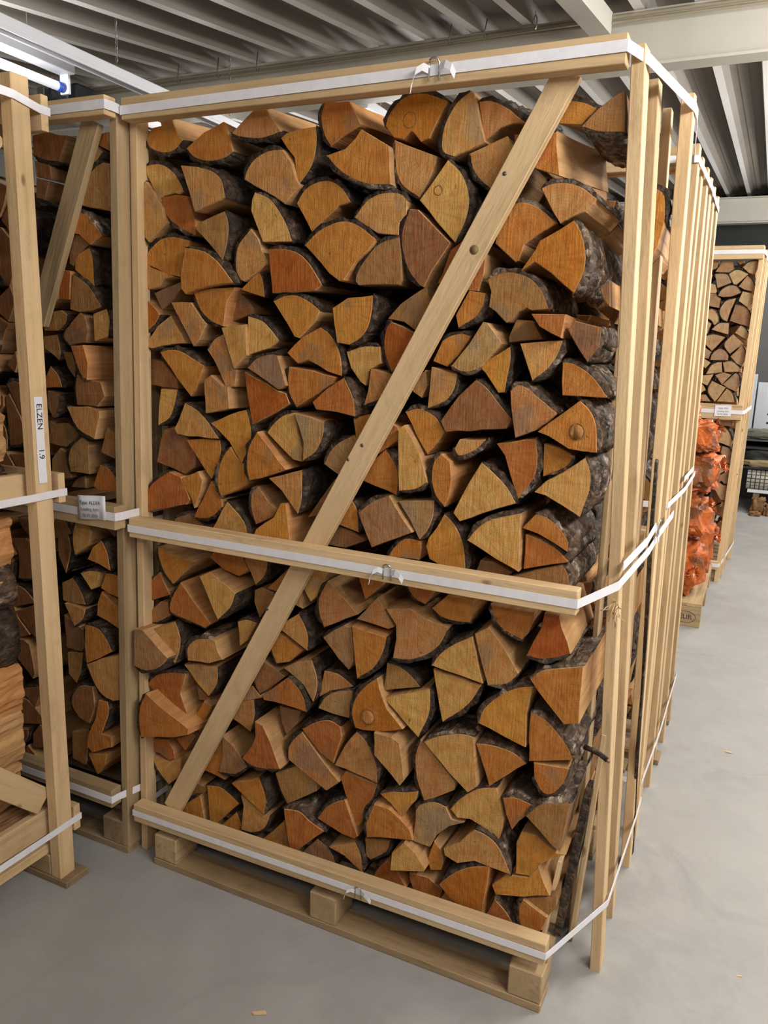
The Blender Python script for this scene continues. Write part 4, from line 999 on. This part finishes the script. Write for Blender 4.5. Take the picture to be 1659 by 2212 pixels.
for k, y in enumerate((0.19, 0.33, 0.5, 0.68)): plank(CA, 'slat', (-0.062, y, 0.022), (-0.045, y, 2.06), 0.085, 0.018, (0, 1, 0), PINEW)
pallet(CA, -1.26, -0.055, 0.0, 0.74, PINED, (-1.26, -1.18, -0.70, -0.62, -0.155, -0.075))
for z, zl, xr in ((2.066, 2.070, -0.012), (1.048, 1.066, -0.020), (0.200, 0.205, -0.068)):
    obj('strap', strap_mesh('strap', [(-1.28, -0.046, zl), (xr, -0.046, z), (xr+0.003, -0.02, z), (-0.02 if z > 1 else -0.038, 0.07, z), (-0.030, 0.6, z)], 0.022, [FN, (1, -1, 0), RN, RN, RN]), STRAP, CA)
tg = obj('paper_tag', smooth(strap_mesh('paper_tag', [(-0.150+0.102*t/6, -0.0495-0.0035*math.sin(t*1.1), 1.062+0.0012*t) for t in range(7)], 0.066, [FN]*7, 0.0006)), PAPER, CA)
for k, (tx, sz, m_) in enumerate((('Type: ALDER', 0.0135, INK), ('Loading date:', 0.0125, INKG), ('26 03 2026', 0.0125, INKG))):
    obj('lettering', text_mesh(tx, sz), m_, tg, frame(Vector((-0.098, -0.0565, 1.0755-0.0175*k)), (1, 0, 0.07), (-0.07, 0, 1)))

# --- the near-left crate seen from its side, with the ELZEN strip
CL = empty('firewood_crate', (-0.6, -0.6, 0)); tag(CL, 'pale pine crate at the left edge with ELZEN strip on its corner post', 'crate')
pt = plank(CL, 'post', (-0.1345, -0.172, 0.021), (-0.1345, -0.199, 2.095), 0.050, 0.037, (0, 1, 0), PINE)
for z, h in ((2.03, 0.08), (1.130, 0.078), (0.182, 0.075)):
    plank(CL, 'rail', (-0.1785, -1.10, z), (-0.1785, -0.180, z), h, 0.022, (0, 0, 1), PINE)
    plank(CL, 'rail', (-0.75, -0.134, z), (-0.112, -0.134, z), h, 0.022, (0, 0, 1), PINE)
plank(CL, 'diagonal_brace', (-0.161, -1.05, 1.05), (-0.161, -0.205, 0.255), 0.07, 0.012, (0, 1, 1), PINE)
plank(CL, 'diagonal_brace', (-0.161, -0.90, 1.22), (-0.161, -0.235, 1.97), 0.06, 0.012, (0, 1, -1), PINE)
plank(CL, 'post', (-0.1345, -1.085, 0.021), (-0.1345, -1.085, 2.095), 0.050, 0.037, (0, 1, 0), PINE)
for y in (-0.20, -0.64, -1.10):
    box(CL, 'bottom_board', (-1.2, y, 0.0), (-0.092, y+0.08, 0.0205), PINED, 0.002)
    for x in (-1.2, -0.69, -0.255): box(CL, 'pallet_block', (x, y+0.002, 0.021), (x+0.10, y+0.078, 0.085), PINEW, 0.003)
for x in (-1.19, -0.95, -0.7, -0.45, -0.255): box(CL, 'deck_board', (x, -1.10, 0.0855), (x+0.09, -0.15, 0.112), PINE if x > -0.3 else PINEW, 0.002)
for z0, z1 in ((2.035, 2.045), (1.118, 1.110), (0.180, 0.172)):
    obj('strap', strap_mesh('strap', [(-0.75, -0.120, z0), (-0.112, -0.120, z0), (-0.1125, -0.15, z0), (-0.1135, -0.22, z0-0.002 if z0 < 2 else z0+.012), (-0.1135, -1.10, z1)], 0.019, [(0, 1, 0), (1, 1, 0), RN, RN, RN]), STRAP, CL)
es = obj('name_strip', strap_mesh('name_strip', [(-0.1145, -0.1905, 1.150), (-0.1142, -0.1925, 1.20), (-0.1145, -0.193, 1.28), (-0.1145, -0.194, 1.366)], 0.025, [RN]*4, 0.0007, (0, 1, 0)), PAPER, pt)
obj('lettering', text_mesh('ELZEN', 0.0225, 'LEFT'), INK, es, frame(Vector((-0.1132, -0.2005, 1.350)), (0, 0.013, -1), (0, 1, 0.013)))
obj('lettering', text_mesh('1.9', 0.0225, 'LEFT'), INK, es, frame(Vector((-0.1132, -0.1990, 1.238)), (0, 0.013, -1), (0, 1, 0.013)))
# logs lying lengthwise in it
LZ = [(2.029, 1.947, 's'), (1.945, 1.845, 'b'), (1.843, 1.804, 's'), (1.802, 1.714, 'B'), (1.712, 1.648, 'd'), (1.646, 1.572, 'o'), (1.57, 1.447, 'B'), (1.445, 1.328, 's'), (1.326, 1.187, 's'), (1.185, 1.133, 'b'), (1.062, 0.917, 'o'), (0.925, 0.8, 'B'), (0.815, 0.64, 'b'), (0.66, 0.52, 'o'), (0.53, 0.377, 's'), (0.375, 0.24, 's'), (0.236, 0.17, 'd')]
WD = {'s': 'pale split face', 'b': 'dark bark face', 'B': 'rough grey bark face', 'd': 'brown split face', 'o': 'orange split face'}
for k, (za, zb, kd) in enumerate(LZ):
    dz = za-zb; zm = (za+zb)/2; x1 = -0.205-random.uniform(0, .012)
    if kd in 'bB':
        pr = [Vector((x1-0.025-0.0*t, 0)) for t in (0,)]
        arc = [Vector((x1-0.05+0.05*math.cos(a), zm+dz*0.5*math.sin(a))) for a in [(-1.3+2.6*i/8) for i in range(9)]]
        P = arc + [Vector((x1-0.12, za-dz*.2)), Vector((x1-0.12, zb+dz*.2))]; m = 8
    else:
        P = [Vector((x1-.012, zb+.002)), Vector((x1, zb+dz*.3)), Vector((x1-.004, zb+dz*.6)), Vector((x1+.002, za-dz*.12)), Vector((x1-.02, za-.002)), Vector((x1-.12, za-dz*.25)), Vector((x1-.12, zb+dz*.2))]; m = 0
    if not m:
        Q = []
        for i in range(len(P)):
            for t in range(4): Q.append(P[i].lerp(P[(i+1) % len(P)], t/4))
        P = Q
    org = Vector((x1-0.06, zm)); L = 0.33
    drift = Vector((0, random.uniform(-.006, .012)))
    vs, fs = log_verts(P, org, L, drift, 0.006, 16)
    me = bpy.data.meshes.new('firewood_log'); me.from_pydata(vs, [], fs)
    y = -0.545+random.uniform(-.01, .01)
    o = obj('firewood_log', me, [ENDM['o'], SPLITD if kd == 'd' else (SPLITO if kd == 'o' else SPLIT)], None, Matrix.Translation((org.x, y, org.y)))
    me.polygons.foreach_set('material_index', [0]+[1]*(len(fs)-2)+[0])
    if m:
        bv, bf = bark_verts(P, m, org, L, drift, 0.012, k*5.1, 15); bme = bpy.data.meshes.new('bark'); bme.from_pydata(bv, [], bf); smooth(bme)
        obj('bark', bme, BARKG if kd == 'B' else BARK, o, Matrix.Translation((org.x, y, org.y)))
    tag(o, 'log lying lengthwise in ELZEN crate, %s, %s from top' % (WD[kd], ordn(k+1)), 'log', 'logs lying lengthwise in the ELZEN crate')

# --- far crate
CF = empty('firewood_crate', (0.8, 4.6, 0)); tag(CF, 'distant pale crate of firewood with a small paper tag, beyond the orange bags', 'crate')
plank(CF, 'rail', (0.18, 4.24, 2.228), (1.412, 4.24, 2.230), 0.085, 0.035, (0, 0, 1)); plank(CF, 'rail', (0.18, 4.24, 1.195), (1.404, 4.24, 1.195), 0.10, 0.035, (0, 0, 1))
plank(CF, 'rail', (0.18, 4.24, 0.125), (1.375, 4.24, 0.125), 0.06, 0.035, (0, 0, 1))
for k, (xb, xt, y, w_) in enumerate(((1.375, 1.402, 4.30, 0.075), (1.392, 1.418, 4.47, 0.07), (1.400, 1.426, 4.72, 0.07), (1.430, 1.432, 5.08, 0.08))):
    plank(CF, 'post' if k in (0, 3) else 'slat', (xb, y, 0), (xt, y, 2.27), w_, 0.030, (0, 1, 0), PINE, 0.001)
plank(CF, 'post', (0.21, 4.30, 0), (0.21, 4.30, 2.25), 0.075, 0.03, (0, 1, 0))
for y in (4.5, 4.8, 5.08): plank(CF, 'slat', (0.20, y, 0), (0.20, y, 2.25), 0.075, 0.03, (0, 1, 0))
pallet(CF, 0.23, 1.355, 4.265, 5.08, PINED)
for z, xr in ((2.232, 1.414), (1.197, 1.406), (0.128, 1.377)):
    obj('strap', strap_mesh('strap', [(0.18, 4.221, z), (xr, 4.221, z), (xr+0.012, 4.30, z), (1.45, 5.10, z)], 0.026, [FN, (1, -1, 0), RN, RN]), STRAP, CF)
tg = obj('paper_tag', strap_mesh('paper_tag', [(1.233, 4.214, 1.200), (1.336, 4.214, 1.204)], 0.074, [FN]*2, 0.0008), PAPER, CF)
for k, tx in enumerate(('Type: ASH', 'Loading date', '26 03 2026')):
    obj('lettering', text_mesh(tx, 0.0145), INKG, tg, frame(Vector((1.285, 4.2125, 1.214-0.020*k)), (1, 0, 0.03), (-0.03, 0, 1)))

# ------------------------------------------------------------------ orange bags on the EUR pallet
PE = empty('euro_pallet', (0.94, 3.66, 0)); tag(PE, 'worn wooden pallet stamped EUR under the orange firewood bags', 'pallet')
ex0, ex1, ey0, ey1 = 0.54, 1.338, 3.13, 4.17
for y in (ey0, (ey0+ey1)/2-0.05, ey1-0.1):
    for i, x in enumerate((ex0, 0.865, ex1-0.145)):
        bk = box(PE, 'pallet_block', (x, y, 0.0), (x+0.145, y+0.1, 0.099), PINEW, 0.002)
        if y == ey0 and i == 2: eb = bk
    box(PE, 'stringer_board', (ex0, y, 0.0995), (ex1, y+0.12, 0.121), PINEW, 0.002)
for x in (ex0, 0.70, 0.87, 1.04, ex1-0.13): box(PE, 'deck_board', (x, ey0, 0.1215), (x+0.13, ey1+0.02, 0.143), PINEW, 0.002)
obj('lettering', text_mesh('EUR', 0.040), INK, eb, frame(Vector((1.257, ey0-0.0006, 0.045)), (1, 0, 0), (0, 0, 1)))
obj('oval_stamp', tube_mesh('oval_stamp', [(1.257+0.055*math.cos(a), ey0-0.0005, 0.058+0.034*math.sin(a)) for a in [k*math.pi/16 for k in range(32)]], 0.0013, 5, True), INK, eb)
def bag(c, r, seed, lab, neck):
    c, r = Vector(c), Vector(r); t = empty('firewood_bag', (c.x, c.y, c.z-r.z)); tag(t, lab, 'bag', 'orange firewood bags')
    bm = bmesh.new(); bmesh.ops.create_icosphere(bm, subdivisions=4, radius=1.0)
    for v in bm.verts:
        n = v.co.normalized()
        q = Vector([math.copysign(abs(n[i])**0.55, n[i]) for i in range(3)])
        d = noise.voronoi(Vector((n.x*r.x, n.y*r.y, n.z*r.z))*11+Vector((seed, seed*2, 0)))[0]
        k = 1.04+0.26*(0.35-min(d[0], .9)) + 0.20*(d[1]-d[0]) + 0.05*noise.noise(n*9+Vector((seed, 0, 0)))
        v.co = Vector((q.x*r.x, q.y*r.y, q.z*r.z))*0.86*k
        v.co.z = max(v.co.z, -r.z); v.co.x = min(v.co.x, r.x)
    obj('bag_body', from_bm(bm, 'bag_body'), ORANGE, t, Matrix.Translation(c))
    # gathered neck with frill and white string
    nd = Vector(neck).normalized(); o = c+Vector((nd.x*r.x, nd.y*r.y, nd.z*r.z))*0.80
    ref = nd.cross(Vector((0.2, 1, 0.1))).normalized(); ot = nd.cross(ref); rng = random.Random(seed)
    vs, fs = [], []; K = 26
    for j, (dist, rad) in enumerate(((-.03, .085), (.015, .030), (.030, .013), (.045, .024), (.062, .038))):
        for k in range(K):
            a = 2*math.pi*k/K; rr = rad*(1+(.28 if k % 2 else -.28)*(0.5 if j < 2 else 1))*(1+rng.uniform(-.12, .12))
            vs.append(o+nd*(dist+rng.uniform(-.006, .006)*(j > 2))+(ref*math.cos(a)+ot*math.sin(a))*rr)
    for j in range(4):
        for k in range(K): fs.append((j*K+k, j*K+(k+1) % K, (j+1)*K+(k+1) % K, (j+1)*K+k))
    me = bpy.data.meshes.new('neck_frill'); me.from_pydata(vs, [], fs); obj('neck_frill', me, ORANGE, t)
    st = [o+nd*.030+(ref*math.cos(a)+ot*math.sin(a))*.017 for a in [k*math.pi/5 for k in range(10)]]
    obj('tie_string', tube_mesh('tie_string', st+[st[0]+nd*.02+Vector((0.01, -.01, -.02)), st[0]+nd*.03+Vector((.01, -.012, -.06))], 0.004, 6), STRAP, t)
    # log ends pushing the film out
    return t
bag((1.130, 3.34, 0.320), (0.205, 0.20, 0.175), 1.3, 'lowest orange bag of firewood at the front edge of the EUR pallet', (0.6, -0.75, -0.05))
bag((1.155, 3.77, 0.365), (0.215, 0.20, 0.22), 4.1, 'orange bag of firewood behind the lowest bag on the EUR pallet', (0.9, -0.3, 0.35))
bag((1.125, 3.40, 0.620), (0.215, 0.22, 0.135), 7.7, 'orange bag of firewood second up in the front pile', (0.95, -0.2, 0.5))
bag((1.145, 3.50, 0.870), (0.215, 0.22, 0.130), 9.2, 'orange bag with a spiky tied neck halfway up the pile', (1.0, -0.1, 0.35))
bag((1.125, 3.46, 1.085), (0.205, 0.21, 0.100), 12.5, 'orange bag with a big log pressing through near the top', (0.95, -0.15, 0.6))
bag((1.040, 3.42, 1.235), (0.175, 0.18, 0.065), 15.8, 'topmost orange bag of the pile beside the far crate', (0.7, -0.1, 0.9))

# ------------------------------------------------------------------ clutter at the far end of the aisle
def lump(name, c, r, seed, mat, lab, cat, amp=0.16, frq=3.0):
    bm = bmesh.new(); bmesh.ops.create_icosphere(bm, subdivisions=4, radius=1.0)
    for v in bm.verts:
        n = v.co.normalized(); q = Vector([math.copysign(abs(n[i])**0.6, n[i]) for i in range(3)])
        k = 1+amp*noise.noise(n*frq+Vector((seed, 0, 0)))+amp*.5*noise.noise(n*frq*3+Vector((0, seed, 0)))
        v.co = Vector((q.x*r[0]*k, q.y*r[1]*k, max(-r[2]*.92, q.z*r[2]*k)))
    return tag(obj(name, smooth(from_bm(bm, name)), mat, None, Matrix.Translation(c)), lab, cat)
cab = empty('storage_rack', (1.8, 7.9, 0)); tag(cab, 'dark grey storage rack at the far end of the aisle', 'rack')
box(cab, 'back_panel', (1.30, 8.30, 0.0), (2.6, 8.33, 2.55), GREYP); box(cab, 'shelf', (1.32, 7.42, 0.452), (2.6, 8.29, 0.475), BLACKM)
box(cab, 'shelf', (1.32, 7.50, 0.650), (2.6, 8.29, 0.668), BLACKM)
for x in (1.33, 2.5):
    for y in (7.5, 8.2): box(cab, 'upright', (x, y, 0.0), (x+0.04, y+0.04, 0.74), GREYP)
for k, (xa, xb, za, zb) in enumerate(((1.30, 1.46, 0.745, 1.42), (1.475, 1.64, 0.745, 1.335), (1.655, 1.90, 0.745, 1.30))):
    pn = empty('perforated_panel', ((xa+xb)/2, 8.02, za)); tag(pn, 'white perforated metal panel, %s from left behind the far crate' % ordn(k+1), 'panel', 'white perforated panels')
    box(pn, 'sheet', (xa, 8.0, za), (xb, 8.05, zb), PANELM, 0.003)
    n = int((zb-za)/0.095)
    for j in range(n):
        for hx in ((xb-0.028,) if k else (xa+0.105, )):
            obj('hole', tube_mesh('hole', [(hx, 7.9985, za+0.06+0.095*j), (hx, 8.001, za+0.06+0.095*j)], 0.0125, 10), HOLE, pn)
box(cab, 'top_shelf', (1.32, 7.6, 0.725), (2.6, 8.29, 0.744), GREYP)
lump('folded_tarp', (1.75, 7.62, 0.578), (0.36, 0.12, 0.09), 3.3, BLACKM, 'black folded sheet on the rack shelf at the far end', 'sheet')
lump('folded_tarp', (1.78, 7.70, 0.80), (0.40, 0.09, 0.055), 5.2, GREENT, 'grey-green folded tarp below the white perforated panels', 'tarp')
lump('folded_tarp', (1.75, 7.50, 0.505), (0.34, 0.10, 0.040), 8.8, TANT, 'tan folded tarp lying on the lower rack shelf', 'tarp')
nr_ = empty('net_roll', (1.75, 7.45, 0.19)); tag(nr_, 'roll of pale square-mesh netting under the tan tarp', 'roll')
GREYR = plain('netting_grey', (0.10, 0.10, 0.085), 0.8, nscale=20, namt=0.3); PADM = plain('netting_pads', (0.40, 0.39, 0.33), 0.7, nscale=12, namt=0.35)
obj('core', tube_mesh('core', [(1.48, 7.48, 0.34), (2.15, 7.48, 0.33)], 0.096, 24), GREYR, nr_)
bm = bmesh.new()
for i in range(15):
    for j in range(16):
        a = 2*math.pi*j/16; x = 1.50+0.043*i
        r = bmesh.ops.create_cube(bm, size=1.0); bmesh.ops.scale(bm, vec=(0.033, 0.028, 0.006), verts=r['verts'])
        bmesh.ops.rotate(bm, matrix=Matrix.Rotation(a-math.pi/2, 3, 'X'), verts=r['verts'])
        bmesh.ops.translate(bm, vec=(x, 7.48+0.098*math.cos(a), 0.337+0.098*math.sin(a)), verts=r['verts'])
o = obj('mesh_squares', from_bm(bm, 'mesh_squares'), PADM, nr_); o['kind'] = 'stuff'
box(nr_, 'support_board', (1.5, 7.40, 0.205), (2.1, 7.56, 0.238), WHITEM, 0.003); box(nr_, 'support_leg', (1.56, 7.42, 0.0), (1.62, 7.54, 0.204), PINED); box(nr_, 'support_leg', (1.98, 7.42, 0.0), (2.04, 7.54, 0.204), PINED)
for k, (x, y, rx, rz) in enumerate(((1.63, 7.33, 0.07, 0.085), (1.74, 7.28, 0.06, 0.06), (1.60, 7.20, 0.05, 0.022))):
    lump('root_piece', (x, y, rz*.92), (rx, 0.06, rz), 20+k*3, SPLITD, 'gnarled brown root piece on the floor, %s' % ('tallest, under the netting roll', 'right of the tallest', 'flat and nearest')[k], 'wood', 0.5, 2.0)
# twigs sticking out past the front right post, chips on the floor
for k, (p, lab) in enumerate((([(1.15, 0.14, 1.545), (1.188, 0.085, 1.540), (1.214, 0.055, 1.528)], 'dark twig poking past the front right post, upper'),
                               ([(1.225, 0.118, 0.634), (1.262, 0.105, 0.632), (1.281, 0.098, 0.625)], 'dark twig poking past the front right post, lower'))):
    tw = empty('twig', p[0]); tag(tw, lab, 'twig'); obj('stem', tube_mesh('stem', p, 0.006, 7), BARK, tw); obj('broken_end', tube_mesh('broken_end', [p[2], Vector(p[2])+Vector((.004, -.004, -.001))], 0.004, 6), SPLITD, tw)
for k, (x, y, l, a) in enumerate(((0.62, -0.30, 0.030, 0.5), (1.15, -0.35, 0.012, 1.2), (1.62, 0.35, 0.010, 0.2), (1.55, 1.6, 0.03, 0.1))):
    bm = bmesh.new(); bmesh.ops.create_cube(bm, size=1.0); bmesh.ops.scale(bm, vec=(l, l*.3, 0.002), verts=bm.verts)
    for v in bm.verts: v.co += Vector((random.uniform(-.2, .2)*l, random.uniform(-.1, .1)*l, 0))
    tag(obj('wood_chip', from_bm(bm, 'wood_chip'), PINE if k != 1 else SPLITD, None, Matrix.Translation((x, y, 0.0011)) @ Matrix.Rotation(a, 4, 'Z')), ('pale wood chip on the floor in front of the pallet', 'tiny dark chip on the floor near the pallet', 'tiny pale chip on the aisle floor', 'pale splinter on the aisle floor')[k], 'chip')
# knots standing out of two log ends
for (x, y, z, r, lab) in ((0.701, 0, 0.607, 0.017, 1), (1.161, 0, 1.359, 0.014, 1), (0.741, 0, 1.999, 0.013, 0), (0.819, 0, 1.850, 0.008, 0)):
    best = min((t for t in OUT if t[0] == 'M'), key=lambda t: (sum((v.x-x for v in t[1]))/len(t[1]))**2+(sum((v.y-z for v in t[1]))/len(t[1]))**2)
    fy = best[3]
    if lab: obj('knot', tube_mesh('knot', [(x, fy+.004, z), (x, fy-0.004, z), (x-.001, fy-.006, z)], r, 14), ENDM['y'], best[4])
    ring = tube_mesh('knot_ring', [(x+r*1.15*math.cos(a), fy-.0002, z+r*1.25*math.sin(a)) for a in [k*math.pi/9 for k in range(18)]], 0.0011, 5, True)
    obj('knot_ring', ring, SPLITD, best[4])
